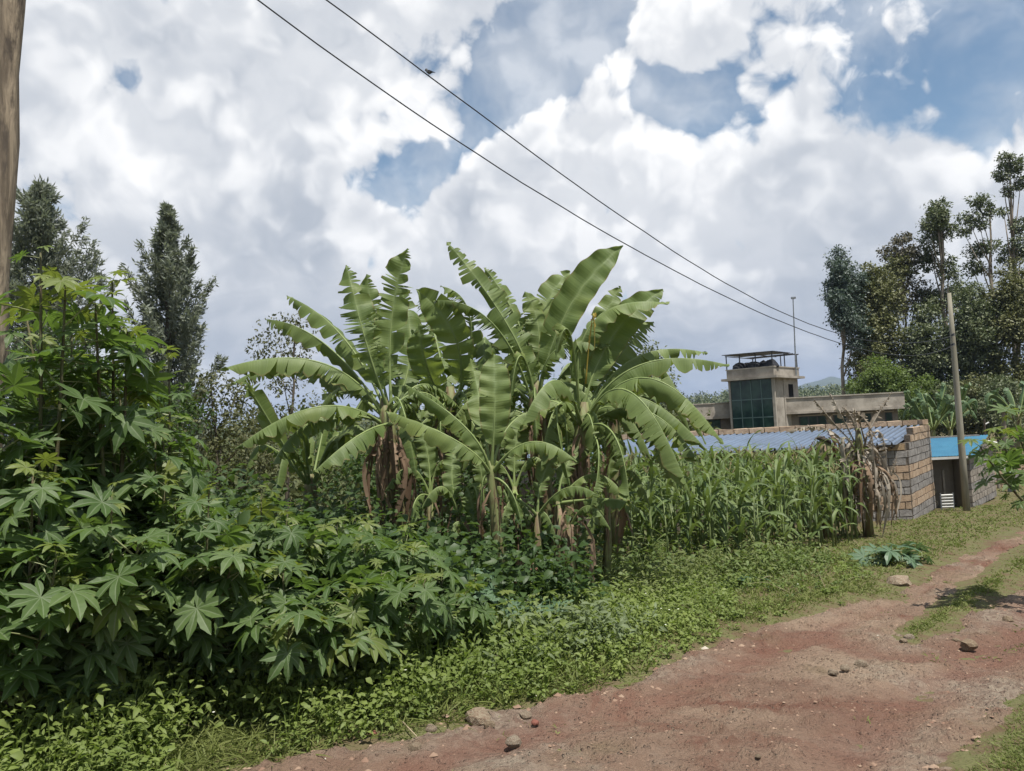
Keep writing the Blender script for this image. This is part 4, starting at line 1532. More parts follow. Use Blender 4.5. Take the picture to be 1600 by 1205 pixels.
dry_skirt(C_, P(772, 765, dC), 8, .7, .05, 3, hw=.04)

# plant D: tall plant in the middle at the back
dD = 9.6
bD = atG(862, dD)
Dp = thing('banana_plant', bD, 'tall banana plant in the middle with the two highest upright leaves', 'banana plant', 'banana plants in the clump')
cD = P(838, 632, dD)
stem(Dp, [bD - [0, 0, .1], bD * .5 + cD * .5, cD, cD + [0, 0, .3]], [.15, .125, .105, .05])
for (b, m_, tp, hw, tear, dr, fc) in [
    ((836, 630, dD), (800, 520, dD - .1), (698, 378, dD + .1), .24, .36, 12, CAMF),
    ((838, 620, dD + .1), (812, 510, dD + .3), (756, 418, dD + .5), .20, .35, 20, CAMF),
    ((842, 620, dD), (890, 480, dD - .1), (974, 384, dD), .25, .06, -8, CAMF),
    ((840, 620, dD + .2), (845, 500, dD + .4), (891, 424, dD + .6), .21, .10, -8, CAMF),
    ((838, 610, dD + .1), (842, 520, dD + .2), (820, 455, dD + .3), .17, .10, 0, CAMF),
    ((832, 630, dD), (770, 505, dD - .3), (676, 470, dD - .3), .20, .50, 48, UPF),
    ((838, 640, dD - .1), (812, 556, dD - .5), (794, 680, dD - .6), .13, .35, 55, CAMF),
    ((845, 630, dD), (930, 540, dD + .3), (985, 560, dD + .6), .22, .3, 45, None),
    ((842, 625, dD), (870, 545, dD - .3), (955, 540, dD - .4), .20, .3, 50, None),
    ((830, 630, dD), (770, 600, dD - .2), (705, 660, dD - .4), .20, .45, 50, None),
    ((835, 640, dD), (760, 590, dD + .3), (700, 570, dD + .4), .2, .4, 40, None),
    ((845, 640, dD - .1), (880, 640, dD - .6), (885, 760, dD - .8), .15, .4, 55, None),
]:
    px_leaf(Dp, b, m_, tp, hw, tear, dr, fc)
dry_skirt(Dp, P(840, 655, dD), 9, .9, .08, 4, hw=.05)

# plant E: right-hand plant with long leaves reaching over the maize
dE = 9.0
bE = atG(872, dE)
Ep = thing('banana_plant', bE, 'banana plant on the right whose long leaves reach over the maize', 'banana plant', 'banana plants in the clump')
cE = P(912, 668, dE)
stem(Ep, [bE - [0, 0, .1], bE * .6 + cE * .4, bE * .2 + cE * .8, cE, cE + [.02, 0, .3]], [.17, .135, .115, .10, .05])
for (b, m_, tp, hw, tear, dr, fc) in [
    ((908, 650, dE + .2), (925, 505, dE + .2), (1046, 474, dE + .1), .23, .06, 20, UPF),
    ((912, 640, dE + .2), (955, 530, dE + .3), (1036, 452, dE + .5), .24, .05, -12, CAMF),
    ((912, 650, dE + .2), (965, 560, dE + .4), (1022, 503, dE + .6), .21, .35, 15, CAMF),
    ((908, 640, dE + .4), (930, 530, dE + .7), (970, 448, dE + .9), .19, .12, -5, CAMF),
    ((915, 655, dE), (1000, 570, dE - .2), (1140, 571, dE - .2), .21, .14, 40, UPF),
    ((914, 655, dE + .2), (990, 560, dE + .3), (1106, 552, dE + .4), .20, .25, 30, UPF),
    ((916, 665, dE), (1010, 590, dE - .6), (1131, 694, dE - .9), .24, .14, 42, None),
    ((914, 665, dE), (995, 620, dE - .2), (1104, 703, dE - .4), .22, .16, 42, None),
    ((912, 668, dE - .1), (985, 612, dE - .9), (1080, 776, dE - 1.3), .24, .20, 45, None),
    ((914, 668, dE), (1005, 640, dE - .6), (1096, 728, dE - .8), .21, .28, 45, None),
    ((908, 665, dE - .1), (868, 594, dE - .9), (812, 672, dE - 1.2), .21, .10, 42, None),
    ((905, 650, dE), (890, 520, dE - .5), (868, 560, dE - .6), .17, .15, 50, CAMF),
    ((912, 670, dE - .1), (960, 680, dE - .9), (985, 800, dE - 1.1), .20, .35, 50, None),
    ((916, 670, dE), (1000, 660, dE - .1), (1060, 770, dE - .1), .19, .4, 50, None),
    ((905, 668, dE), (870, 640, dE - .7), (898, 790, dE - 1.0), .11, .4, 55, CAMF),
    ((908, 668, dE), (935, 700, dE - .7), (920, 800, dE - .9), .14, .5, 50, None),
]:
    px_leaf(Ep, b, m_, tp, hw, tear, dr, fc)
px_leaf(Ep, (915, 600, dE - .2), (926, 495, dE - .3), (929, 548, dE - .35), .045, .2, 50, CAMF, mat='banana_yellow', ribmat='banana_yellow')
dry_skirt(Ep, P(918, 685, dE), 16, .9, .08, 6, hw=.05)

def inner(root, c, n, seed, ln=1.35, hw=.19):
    r = np.random.RandomState(seed)
    for i in range(n):
        az = i * 2.4 + r.rand()
        o_ = np.array([math.cos(az), math.sin(az), 0])
        l = ln * (.6 + .5 * r.rand())
        up_ = -.05 + .5 * r.rand()
        _seed[0] += 1
        add_leaf(root, (c + UP * .05, c + o_ * l * .42 + UP * l * (.12 + .4 * up_), c + o_ * l * .75 + UP * l * (up_ - .55), hw * (.8 + .3 * r.rand()), .1 + .3 * r.rand(), 42, None), seed=_seed[0], N=34)


inner(A, cA, 4, 301)
inner(B, cB, 8, 302)
inner(Dp, cD, 8, 303)
inner(Ep, cE, 8, 304)
inner(B, cB - [0, 0, .25], 5, 305, 1.1)
inner(Dp, cD - [0, 0, .3], 5, 306, 1.1)

# suckers and cut stems at the foot of the clump
def sucker(label, u, d, vtop, leaves, r0=.06, skirt=0, seed=0):
    b = atG(u, d)
    top = P(u + 4, vtop, d)
    S_ = thing('banana_sucker', b, label, 'banana sucker', 'suckers at the foot of the banana clump')
    stem(S_, [b - [0, 0, .1], b * .5 + top * .5 + [.02, 0, 0], top], [r0, r0 * .85, r0 * .5], 8)
    for (m_, tp, hw, dr, fc) in leaves:
        px_leaf(S_, (u + 4, vtop + 6, d), m_, tp, hw, .10, dr, fc, pet=.2)
    if skirt:
        dry_skirt(S_, top, skirt, .9, r0, seed, hw=.05)
    return S_
sucker('banana sucker with a bright arching leaf low in the clump', 836, 8.2, 800, [((885, 762, 7.9), (934, 774, 7.8), .13, 35, UPF), ((800, 780, 8), (786, 830, 7.9), .12, 45, None), ((850, 740, 8.3), (880, 700, 8.5), .12, 5, CAMF)])
sucker('leaning banana sucker with brown sheath at the right foot of the clump', 868, 8.6, 780, [((930, 740, 8.6), (985, 790, 8.5), .14, 40, None), ((890, 720, 8.8), (935, 690, 9.0), .13, 0, CAMF), ((960, 780, 8.3), (1000, 800, 8.2), .15, 40, None)], .07, 4, 21)
sucker('short banana sucker with dark drooping leaves under the young plant', 822, 8.5, 815, [((795, 790, 8.2), (770, 860, 8.1), .13, 45, None), ((850, 800, 8.3), (872, 850, 8.2), .12, 45, None)], .06, 6, 22)
sucker('dark upright banana sucker left of the young plant', 712, 8.6, 800, [((706, 740, 8.7), (716, 690, 8.9), .13, 0, CAMF), ((690, 760, 8.4), (655, 800, 8.3), .13, 40, None), ((740, 760, 8.4), (748, 830, 8.2), .13, 45, CAMF)], .05, 4, 23)
sucker('brown-sheathed banana sucker at the outer right of the clump', 886, 8.4, 820, [((920, 790, 8.2), (955, 830, 8.1), .10, 45, None)], .07, 6, 24)
sucker('thin banana sucker standing against the dark middle of the clump', 752, 8.9, 790, [((750, 730, 8.9), (735, 690, 9.0), .12, 0, CAMF), ((780, 760, 8.7), (800, 800, 8.6), .12, 45, None)], .05, 6, 25)
sucker('broad-leaved banana sucker at the foot of the left banana plant', 668, 8.9, 770, [((640, 730, 8.8), (600, 770, 8.7), .15, 40, None), ((690, 720, 8.9), (725, 745, 8.7), .15, 40, None), ((668, 710, 9.0), (655, 670, 9.1), .15, 0, CAMF), ((650, 780, 8.5), (640, 830, 8.4), .13, 45, None)], .06, 3, 26)
sucker('leafy banana sucker deep between the young plant and the middle one', 800, 9.1, 760, [((775, 720, 9.1), (740, 740, 9.0), .16, 40, None), ((830, 715, 9.1), (862, 740, 9.0), .16, 40, None), ((805, 700, 9.2), (815, 655, 9.3), .16, 0, CAMF), ((790, 790, 8.8), (760, 830, 8.7), .14, 45, None), ((820, 790, 8.8), (850, 835, 8.7), .14, 45, None)], .06, 3, 27)
sucker('leafy banana sucker under the long right-hand leaves at the maize edge', 945, 9.3, 770, [((915, 730, 9.2), (885, 760, 9.1), .15, 40, None), ((985, 735, 9.2), (1015, 790, 9.0), .16, 42, None), ((955, 715, 9.3), (970, 675, 9.4), .15, 0, CAMF), ((930, 800, 9.0), (905, 845, 8.9), .14, 45, None)], .06, 4, 28)
sucker('low banana sucker with hanging leaves before the dark gap in the clump', 735, 8.4, 845, [((715, 815, 8.3), (690, 860, 8.2), .13, 42, None), ((760, 815, 8.3), (780, 870, 8.2), .13, 42, None), ((738, 795, 8.4), (728, 760, 8.5), .12, 0, CAMF)], .05, 2, 29)
plain('banana_pink', (.26, .13, .10), .6, .3, 0, (.2, .10, .07), 6)
for i, (u, v, lab) in enumerate([(812, 893, 'pinkish cut banana stump, the left one of two low in the clump'), (832, 897, 'reddish cut banana stump, the right one of two low in the clump')]):
    b = atG(u + 3, 7.95 + .05 * i)
    top = P(u, v - 18, 7.95 + .05 * i)
    S_ = thing('cut_stump', b, lab, 'stump', 'cut banana stumps')
    MB().tube([b - [0, 0, .1], b * .6 + top * .4, b * .2 + top * .8, top], [.07, .075, .07, .03], 10).build('sheath', 'banana_pink', S_, True)
    dry_skirt(S_, top, 3, .35, .05, 40 + i, hw=.03)

# a further banana plant far left behind A and one behind the stone building
def wild_banana(label, u, d, vcrown, n, ln, hw, seed, group, mat='banana_leaf', up0=.3):
    r = np.random.RandomState(seed)
    b = atG(u, d); c = P(u, vcrown, d)
    root = thing('banana_plant', b, label, 'banana plant', group)
    stem(root, [b - [0, 0, .1], b * .5 + c * .5, c, c + [0, 0, .2]], [.13, .11, .09, .05], 8)
    for i in range(n):
        az = i * 2.4 + r.rand() * .6
        o_ = np.array([math.cos(az), math.sin(az), 0])
        el = up0 + r.rand() * 1.0
        l = ln * (.7 + .5 * r.rand())
        e = c + o_ * l * (.95 - .35 * el) + UP * l * (el - .65)
        mid = c + o_ * l * .45 + UP * l * (.22 + .35 * el)
        _seed[0] += 1
        fc = None if el < .95 else CAMF
        add_leaf(root, (c, mid, e, hw * (.8 + .3 * r.rand()), .15 + .3 * r.rand(), 35, fc), mat, seed=_seed[0], N=24)
    return root
wild_banana('ragged banana plant half hidden behind the large left one', 485, 10.0, 765, 13, 1.45, .17, 5, 'banana plants in the clump', up0=.55)
wild_banana('pale green banana plant between the stone building and the grove', 1458, 30, 675, 16, 1.9, .22, 8, 'banana plants behind the stone building', 'banana_far', .5)
wild_banana('second banana plant behind the stone building, nearer the utility pole', 1485, 31, 675, 14, 2.0, .22, 9, 'banana plants behind the stone building', 'banana_far', .5)
wild_banana('banana plant at the right edge beyond the low tan wall', 1592, 33, 655, 10, 2.2, .26, 12, 'banana plants behind the stone building', 'banana_far', .5)
wild_banana('banana plant deep inside the clump behind the tall middle one', 770, 11.0, 640, 11, 1.7, .22, 14, 'banana plants in the clump')
wild_banana('banana plant hidden behind the right one at the back of the clump', 960, 10.8, 660, 11, 1.7, .22, 15, 'banana plants in the clump')

# dead banana plant in front of the stone building
dX = 14.4
bX = atG(1358, dX)
X_ = thing('dead_banana_plant', bX, 'dead banana plant of grey-brown withered leaves before the stone building', 'dead plant')
cX = P(1342, 690, dX)
stem(X_, [bX - [0, 0, .1], bX * .5 + cX * .5, cX, cX + [0, 0, .25]], [.10, .09, .07, .04])
for (b, m_, tp, hw, tear, dr, fc) in [
    ((1350, 690, dX), (1368, 655, dX), (1394, 612, dX), .11, .75, 40, CAMF),
    ((1335, 690, dX), (1318, 655, dX), (1296, 614, dX), .11, .75, 40, CAMF),
    ((1330, 690, dX), (1298, 655, dX), (1272, 624, dX), .10, .75, 40, CAMF),
    ((1325, 700, dX), (1285, 668, dX - .3), (1226, 676, dX - .4), .12, .8, 50, UPF),
    ((1340, 690, dX), (1332, 655, dX - .1), (1316, 636, dX - .1), .14, .5, 40, CAMF),
    ((1345, 690, dX), (1338, 660, dX + .1), (1336, 640, dX), .13, .4, 40, CAMF),
    ((1352, 690, dX), (1345, 650, dX - .2), (1372, 690, dX - .3), .12, .6, 45, CAMF),
    ((1355, 700, dX), (1378, 680, dX - .2), (1388, 770, dX - .3), .13, .6, 50, CAMF),
    ((1350, 700, dX - .1), (1362, 680, dX - .4), (1368, 780, dX - .5), .14, .6, 50, CAMF),
    ((1335, 700, dX - .1), (1318, 690, dX - .4), (1330, 760, dX - .5), .14, .6, 50, CAMF),
    ((1370, 770, dX - .2), (1390, 745, dX - .3), (1402, 712, dX - .3), .07, .7, 40, CAMF),
]:
    px_leaf(X_, b, m_, tp, hw, tear, dr, fc, mat='banana_dry', ragged=2.0, ribmat='banana_dry', name='dry_leaf')
dry_skirt(X_, P(1342, 700, dX), 34, 1.1, .12, 31, 'banana_dry', .075)
dry_skirt(X_, P(1350, 725, dX), 26, 1.0, .15, 32, 'banana_brown', .075)
dry_skirt(X_, P(1356, 745, dX), 36, .9, .16, 33, 'banana_dry', .05)
bY = atG(1286, dX + .3)
Y_ = thing('cut_banana_stem', bY, 'dark cut banana stem standing just left of the dead plant', 'stump')
tY = P(1287, 690, dX + .3)
stem(Y_, [bY - [0, 0, .1], bY * .5 + tY * .5, tY], [.15, .14, .13])
MB().tube([tY, tY + [.03, 0, .06]], [.15, .12], 10).build('cut_top', 'timber_dark', Y_, True)
dry_skirt(Y_, tY, 10, .9, .13, 34, 'banana_brown', .06)

# ------------------------------------------------------------------ castor plants
def castor_leaf_mesh(seed, mat, nl=9, petl=1.0):
    r = np.random.RandomState(seed)
    V, Fc, vein = [], [], []
    rows = [.30, .42, .55, .68, .80, .91]
    prof = [.135, .135, .165, .145, .10, .05]
    V.append((0, 0, 0)); vein.append(1)
    nl = nl + r.randint(-1, 1)
    angs = np.linspace(-2.55, 2.55, nl)
    dro = .06 + .30 * r.rand()
    lens = [(.62 + .38 * math.cos(a * .55)) * (.92 + .16 * r.rand()) for a in angs]
    prev_right = None
    first_left = None
    for i, a in enumerate(angs):
        ca, sa = math.cos(a), math.sin(a)
        l = lens[i]
        kink = r.normal() * .10
        wl = l * (.95 + .1 * r.rand())
        mids, lefts, rights = [], [], []
        extra = r.normal() * .16
        for k, rr in enumerate(rows + [1.0]):
            q = rr * l
            zz = -(dro + extra) * q * q + .10 * q
            off = kink * max(0, rr - .4) * l
            x, y = q, off
            mids.append(len(V)); V.append((x * ca - y * sa, x * sa + y * ca, zz)); vein.append(1)
            if rr < 1.0:
                wv = prof[k] * wl * (1.12 if k % 2 else .94) * (.92 + .16 * r.rand())
                if k == 0: wv = min(wv, q * math.tan((angs[1] - angs[0]) / 2) * 1.02)
                for sgn, lst in ((1, lefts), (-1, rights)):
                    yy = off + sgn * wv
                    xx = q - .02 * (k % 2)
                    lst.append(len(V)); V.append((xx * ca - yy * sa, xx * sa + yy * ca, zz + .30 * wv)); vein.append(0)
        n = len(rows)
        Fc += [(0, rights[0], mids[0]), (0, mids[0], lefts[0])]
        for k in range(n - 1):
            Fc += [(mids[k], rights[k], rights[k + 1], mids[k + 1]), (lefts[k], mids[k], mids[k + 1], lefts[k + 1])]
        Fc += [(rights[n - 1], mids[n], mids[n - 1]), (mids[n - 1], mids[n], lefts[n - 1])]
        if prev_right is not None:
            Fc += [(0, prev_right, rights[0])]
        prev_right = lefts[0]
    nleaf = len(Fc)
    # leaf is set on the end of its petiole; origin where the petiole leaves the stem
    pv = np.array([math.cos(math.radians(48)), 0, math.sin(math.radians(48))]) * petl
    V = np.array(V) + pv
    mb = MB(); mb.tube([(0, 0, 0), pv * .5 + [.0, 0, .05], pv], [.026, .020, .015], 4, False)
    o_ = len(V)
    V = np.concatenate((V, np.array(mb.v)))
    faces = Fc + [tuple(x + o_ for x in f_) for f_ in mb.f]
    me = bpy.data.meshes.new('leaf')
    me.from_pydata([tuple(v) for v in V], [], faces)
    me.materials.append(MATS[mat]); me.materials.append(MATS['petiole'])
    me.polygons.foreach_set('material_index', np.array([0] * nleaf + [1] * len(mb.f), np.int32))
    at = me.attributes.new('vein', 'FLOAT', 'POINT')
    at.data.foreach_set('value', np.array(vein + [0] * len(mb.v), np.float32))
    me.update()
    return me


CAST = [castor_leaf_mesh(k, 'castor_leaf', 9, 1.0 + .12 * (k % 3)) for k in range(7)]
CASTY = [castor_leaf_mesh(20 + k, 'castor_young', 9, .8) for k in range(3)]
CASTT = [castor_leaf_mesh(30 + k, 'castor_teal', 9, .9) for k in range(4)]


def castor(label, base, height, spread, nst, leafR, per, seed, group='castor bushes along the verge', meshes=None, low=.18, lean=(0, 0), young=.14):
    r = np.random.RandomState(seed)
    root = thing('castor_plant', base, label, 'castor plant', group)
    mb = MB()
    base = np.asarray(base, float)
    meshes = meshes or CAST
    for i in range(nst):
        az = i * 6.28 / nst + r.rand() * 1.2
        sp = spread * (.35 + .75 * r.rand()) * (0.25 if i == 0 else 1)
        h_ = height * (1.0 if i == 0 else .62 + .36 * r.rand())
        f0 = 0 if i < 2 else .12 + .2 * r.rand()
        a = np.array([0, 0, 0.0]) if i < 2 else np.array([lean[0] * f0, lean[1] * f0, height * f0])
        tp = np.array([math.cos(az) * sp + lean[0], math.sin(az) * sp + lean[1], h_ - leafR * .5])
        ctl = .5 * (a + tp) + np.array([math.cos(az), math.sin(az), 0]) * sp * .22
        ss = np.linspace(0, 1, 8)
        pts = ((1 - ss) ** 2)[:, None] * a + (2 * ss * (1 - ss))[:, None] * ctl + (ss ** 2)[:, None] * tp
        mb.tube(pts - [0, 0, .05], np.linspace(.018, .005, 8) * (height / 2) ** .5, 6)
        n = int(per * 1.6)
        for k in range(n):
            f_ = low + (1.03 - low) * ((k + r.rand() * .6) / n) ** .75
            f_ = min(f_, 1.0)
            p_ = np.array([np.interp(f_, ss, pts[:, q]) for q in range(3)])
            az2 = k * 2.399 + i * 1.1 + r.rand() * .5
            top_ = f_ > .93
            R_ = leafR * (.36 + .66 * r.rand()) * (1.0 if not top_ else .62)
            tilt = math.radians((2 if not top_ else -12) + 52 * r.rand() ** 1.3)
            me = CASTY[r.randint(3)] if (top_ and r.rand() < .9) or r.rand() < young * .5 else meshes[r.randint(len(meshes))]
            o = link('leaf', me, None, root)
            o.location = tuple(p_ - [0, 0, .05])
            o.rotation_euler = (r.normal() * .34, tilt, az2)
            o.scale = (R_, R_, R_ * (.9 + .3 * r.rand()))
    base_loc = np.array(root.location)
    o = link('stem', mb.mesh('stem', True), 'castor_stem', root)
    return root


LB = [  # label, u, d, top row in the photo, spread, stems, leaf radius, leaves per stem
    ('tallest castor bush, its leaves covering the foot of the leaning pole', 58, 4.75, 352, .50, 6, .24, 17),
    ('tall castor bush with light upper leaves just right of the leaning pole', 178, 5.3, 402, .55, 6, .23, 17),
    ('castor bush whose top reaches the foot of the narrow feathered tree', 268, 6.0, 525, .55, 5, .23, 16),
    ('low broad castor bush at the left edge of the picture', 30, 4.2, 690, .50, 5, .21, 14),
    ('dark castor bush with large hanging leaves above the left weeds', 160, 4.5, 730, .50, 6, .21, 16),
    ('castor bush in the middle of the left thicket with spreading leaves', 300, 5.0, 730, .55, 6, .21, 16),
    ('castor bush standing before the dull brown-green bush', 405, 6.1, 745, .60, 6, .22, 15),
    ('castor bush below the long leaves of the left banana plant', 520, 6.4, 790, .60, 6, .22, 15),
    ('castor bush close to the dry skirt of the left banana plant', 625, 6.6, 805, .55, 6, .22, 15),
    ('low castor bush with hanging leaves near the middle of the verge', 440, 5.1, 850, .50, 6, .20, 15),
    ('castor bush with one big drooping pale leaf over the weeds', 590, 5.5, 855, .50, 6, .21, 15),
    ('castor bush at the right end of the thicket before the young banana', 690, 6.2, 870, .42, 5, .20, 13),
    ('castor bush half buried in the dark middle of the thicket', 230, 5.6, 650, .6, 6, .22, 15),
    ('castor bush at the back left of the thicket, under the tall ones', 100, 5.5, 470, .6, 6, .22, 15),
]
for i, (lab, u, d, vt, sp, ns, lr, per) in enumerate(LB):
    b = atG(u, d)
    castor(lab, b, P(u, vt, d)[2] - b[2], sp, ns, lr, per, 50 + i)
for i, (lab, u, d, vt, sp, ns, lr, per) in enumerate([
    ('small blue-green castor plant right of the thicket', 778, 6.6, 905, .18, 3, .17, 6),
    ('small blue-green castor plant at the foot of the young banana', 850, 6.9, 908, .20, 3, .18, 6),
    ('small castor plant with narrow leaves among the verge weeds', 742, 6.9, 870, .2, 3, .17, 7),
    ('low castor plant with pale leaves in the verge weeds before the maize', 1165, 9.3, 900, .30, 4, .20, 6),
    ('blue-green castor plant standing alone on the verge near the track', 1388, 10.6, 845, .42, 5, .25, 6),
    ('tiny castor seedling beside the pale leaved one before the maize', 1215, 9.0, 925, .16, 3, .16, 5),
    ('castor seedling with few leaves near the shadowed banana foot', 1000, 7.6, 945, .16, 2, .15, 5),
    ('castor seedling with toothed leaves below the banana stumps', 905, 6.8, 950, .16, 2, .14, 5)]):
    b = atG(u, d)
    castor(lab, b, P(u, vt, d)[2] - b[2], sp, ns, lr * 1.15, int(per * .8), 80 + i, 'small castor plants on the verge', CASTT, .45, young=.05)
# bush at the right edge of the frame, mostly beyond it
b = atG(1712, 7.4)
castor('castor bush leaning in from the right edge of the picture', b, 2.35, .8, 7, .20, 13, 99, lean=(-.15, 0), low=.45)

# ------------------------------------------------------------------ maize
def maize_leaf_mesh(seed):
    r = np.random.RandomState(seed)
    n = 7
    el = math.radians(52 + 22 * r.rand()); bend = 1.2 + 1.4 * r.rand()
    pts = [np.zeros(3)]
    step = 1 / n
    a = el
    for k in range(n):
        pts.append(pts[-1] + np.array([math.cos(a), 0, math.sin(a)]) * step)
        a -= bend / n * (.5 + k / n)
    pts = np.array(pts)
    w = np.array([.030, .044, .047, .045, .038, .030, .018, .002])
    tw = r.normal() * .5
    V, Q, vein = [], [], []
    for k, p_ in enumerate(pts):
        c_, s_ = math.cos(tw * k / n), math.sin(tw * k / n)
        wav = .012 * math.sin(k * 2.2 + seed)
        V += [p_ + np.array([0, w[k] * c_, w[k] * (s_ + .35) + wav]), p_, p_ + np.array([0, -w[k] * c_, w[k] * (-s_ + .35) - wav])]
        vein += [0, 1, 0]
    for k in range(n):
        b_ = 3 * k
        Q += [(b_, b_ + 3, b_ + 4, b_ + 1), (b_ + 1, b_ + 4, b_ + 5, b_ + 2)]
    me = np_mesh('leaf', np.array(V), [np.array(Q)], True, vein=np.array(vein))
    me.materials.append(MATS['maize_leaf'])
    return me


ML = [maize_leaf_mesh(k) for k in range(8)]
STK = MB().tube([(0, 0, -.05), (.008, 0, .5), (.0, .01, 1.0)], [.015, .012, .006], 5).mesh('maize_plant', True)
STK.materials.append(MATS['maize_stalk'])
mb = MB()
for k in range(7):
    a = k * .9
    mb.tube([(0, 0, 0), (.05 * math.cos(a), .05 * math.sin(a), .10), (.11 * math.cos(a) * (k > 0), .11 * math.sin(a) * (k > 0), .15 + .07 * (k == 0))], [.004, .005, .002], 3, False)
TAS = mb.mesh('tassel'); TAS.materials.append(MATS['maize_tassel'])
mz = np.random.RandomState(12)
cnt = 0
rows_ = np.linspace(10.6, 16.6, 15)
spots = []
for ri, d in enumerate(rows_):
    ul = np.interp(d, [10.6, 12, 14, 16.6], [985, 925, 925, 945])
    ur = np.interp(d, [10.6, 12, 14, 16.6], [1180, 1275, 1345, 1335])
    xa, xb = P(ul, 800, d)[0], P(ur, 800, d)[0]
    x = xa + .2 * mz.rand()
    while x < xb:
        spots.append((x + mz.normal() * .05, d + mz.normal() * .09))
        x += .235
mz.shuffle(spots)
spots = spots[:298]
for (x, d) in spots:
    h_ = (1.22 + .40 * mz.rand()) * np.interp(d, [10.6, 12.5, 14], [.70, 1.0, 1.06])
    st_ = link('maize_plant', STK)
    st_.location = (x, d, float(zg(x, d)))
    st_.rotation_euler = (mz.normal() * .06, mz.normal() * .06, mz.rand() * 6.28)
    st_.scale = (1.1, 1.1, h_)
    a0 = mz.rand() * 6.28
    nl = 8
    for k in range(nl):
        f_ = .16 + .80 * k / (nl - 1)
        lf = link('leaf', ML[mz.randint(8)], None, st_)
        lf.location = (0, 0, f_)
        L = (.50 + .2 * mz.rand()) * (1.05 - .45 * abs(f_ - .55))
        lf.rotation_euler = (0, mz.normal() * .18, a0 + k * math.pi + mz.normal() * .45)
        lf.scale = (L / 1.1, L / 1.1 * 1.1, L / h_)
    tas = mz.rand() < .45 and d > 12.5
    tag(st_, 'maize plant with a pale tassel in the dense plot before the stone building' if tas else
        ('short maize plant at the front edge of the plot, next to the herbs' if d < 11.9 else 'leafy maize plant without a tassel in the dense plot before the stone building'), 'maize plant', 'maize plants in the plot')
    if tas:
        tz = link('tassel', TAS, None, st_); tz.location = (0, .01, .98); tz.scale = (1, 1, 1 / h_)

# ------------------------------------------------------------------ ground cover
gr = np.random.RandomState(77)


def scatter(n, x0, x1, y0, y1, power=1.6):
    """points on the plot, denser near the road's near end (falls off with distance)"""
    y = (y0 ** (1 - power) + gr.rand(n) * (y1 ** (1 - power) - y0 ** (1 - power))) ** (1 / (1 - power))
    x = x0 + (x1 - x0) * gr.rand(n)
    return x, y


def in_view(x, y, m=.06):
    u = x / y * F + 800
    return (u > -120) & (u < 1720)


def weeds(name, label, x, y, h, nleaf, ll, lw, mat, spreadk=.5, stems=True):
    """leafy weeds: x, y, height arrays"""
    n = len(x)
    z = zg(x, y)
    cl = Cloud()
    k = np.repeat(np.arange(n), nleaf)
    m_ = len(k)
    az = gr.rand(m_) * 6.28
    f_ = .12 + .88 * gr.rand(m_) ** .7
    rad = h[k] * spreadk * gr.rand(m_) ** .6
    base = np.stack((x[k] + np.cos(az) * rad, y[k] + np.sin(az) * rad, z[k] + h[k] * f_ * (1 - .35 * (rad / (h[k] * spreadk + 1e-6)) ** 2)), -1)
    az2 = az + gr.normal(size=m_) * .9
    A = np.stack((np.cos(az2), np.sin(az2), .15 + .5 * gr.normal(size=m_)), -1)
    N = np.stack((gr.normal(size=m_) * .45, gr.normal(size=m_) * .45 - .15, np.ones(m_)), -1)
    L = ll * (.5 + .9 * gr.rand(m_)) * np.clip(.6 + .4 * h[k] / h.mean(), .6, 1.5)
    tone = np.clip(.35 * gr.rand(n) + 1.9 * (fbm(x * 1.6, y * 1.6, 17, 3) - .36), 0, 1)
    V, Pl, R = leaf_eight(base, A, N, L, L * lw, np.clip(.15 + .55 * tone[k] + .3 * gr.rand(m_), 0, 1))
    cl.add(V, Pl, R)
    if stems:
        ks = np.repeat(np.arange(n), 3)
        B_ = np.stack((x[ks], y[ks], z[ks] - .01), -1)
        A_ = np.stack((gr.normal(size=len(ks)) * .35, gr.normal(size=len(ks)) * .35, np.ones(len(ks))), -1)
        V, Pl, R = blades(B_, A_, h[ks] * 1.0, np.full(len(ks), .004), np.full(len(ks), .1), np.full(len(ks), .3))
        cl.add(V, Pl, R)
    o = link(name, cl.mesh(name), mat)
    tag(o, label, name, kind='stuff')
    return o


# verge weeds: broad leaves, knee-low, along the road's left edge
def verge_pick(n, x0, x1, y0, y1, dmin, dmax, power=1.6):
    x, y = scatter(n, x0, x1, y0, y1, power)
    sd = -road_sd(x, y) + .25 * (fbm(x * 1.7, y * 1.7, 91, 3) - .5)
    left = x < np.interp(y, POLY[:17, 1], POLY[:17, 0]) + .2
    ok = (sd > dmin) & (sd < dmax) & in_view(x, y) & left
    return x[ok], y[ok], sd[ok]


x, y, sd = verge_pick(19000, -5.5, 6, 2.7, 11, .06, 1.6)
keepm = (gr.rand(len(x)) < np.clip(.25 + sd * 1.2, 0, 1) * np.interp(x, [1.0, 2.6, 4.2], [1, .45, .12])) & (fbm(x * 1.1, y * 1.1, 55, 3) > .32)
x, y, sd = x[keepm], y[keepm], sd[keepm]
h = (.08 + .26 * np.clip(sd / .9, 0, 1)) * (.6 + .8 * gr.rand(len(x))) * np.interp(x, [-3, 0, 1.5, 3], [1.2, 1.0, .6, .32])
print('verge weeds', len(x))
sp = (fbm(x * 1.9 + 40, y * 1.9, 58, 3) + .3 * (gr.rand(len(x)) - .5))
k1, k2 = sp < .54, sp >= .54
weeds('weeds', 'bright green broad-leaved weeds along the edge of the track', x[k1], y[k1], h[k1], 19, .046, .36, 'weed_leaf')
weeds('narrow_weeds', 'narrow-leaved weeds mixed into the bright ones on the verge', x[k2], y[k2], h[k2] * 1.2, 19, .052, .22, 'weed_leaf')
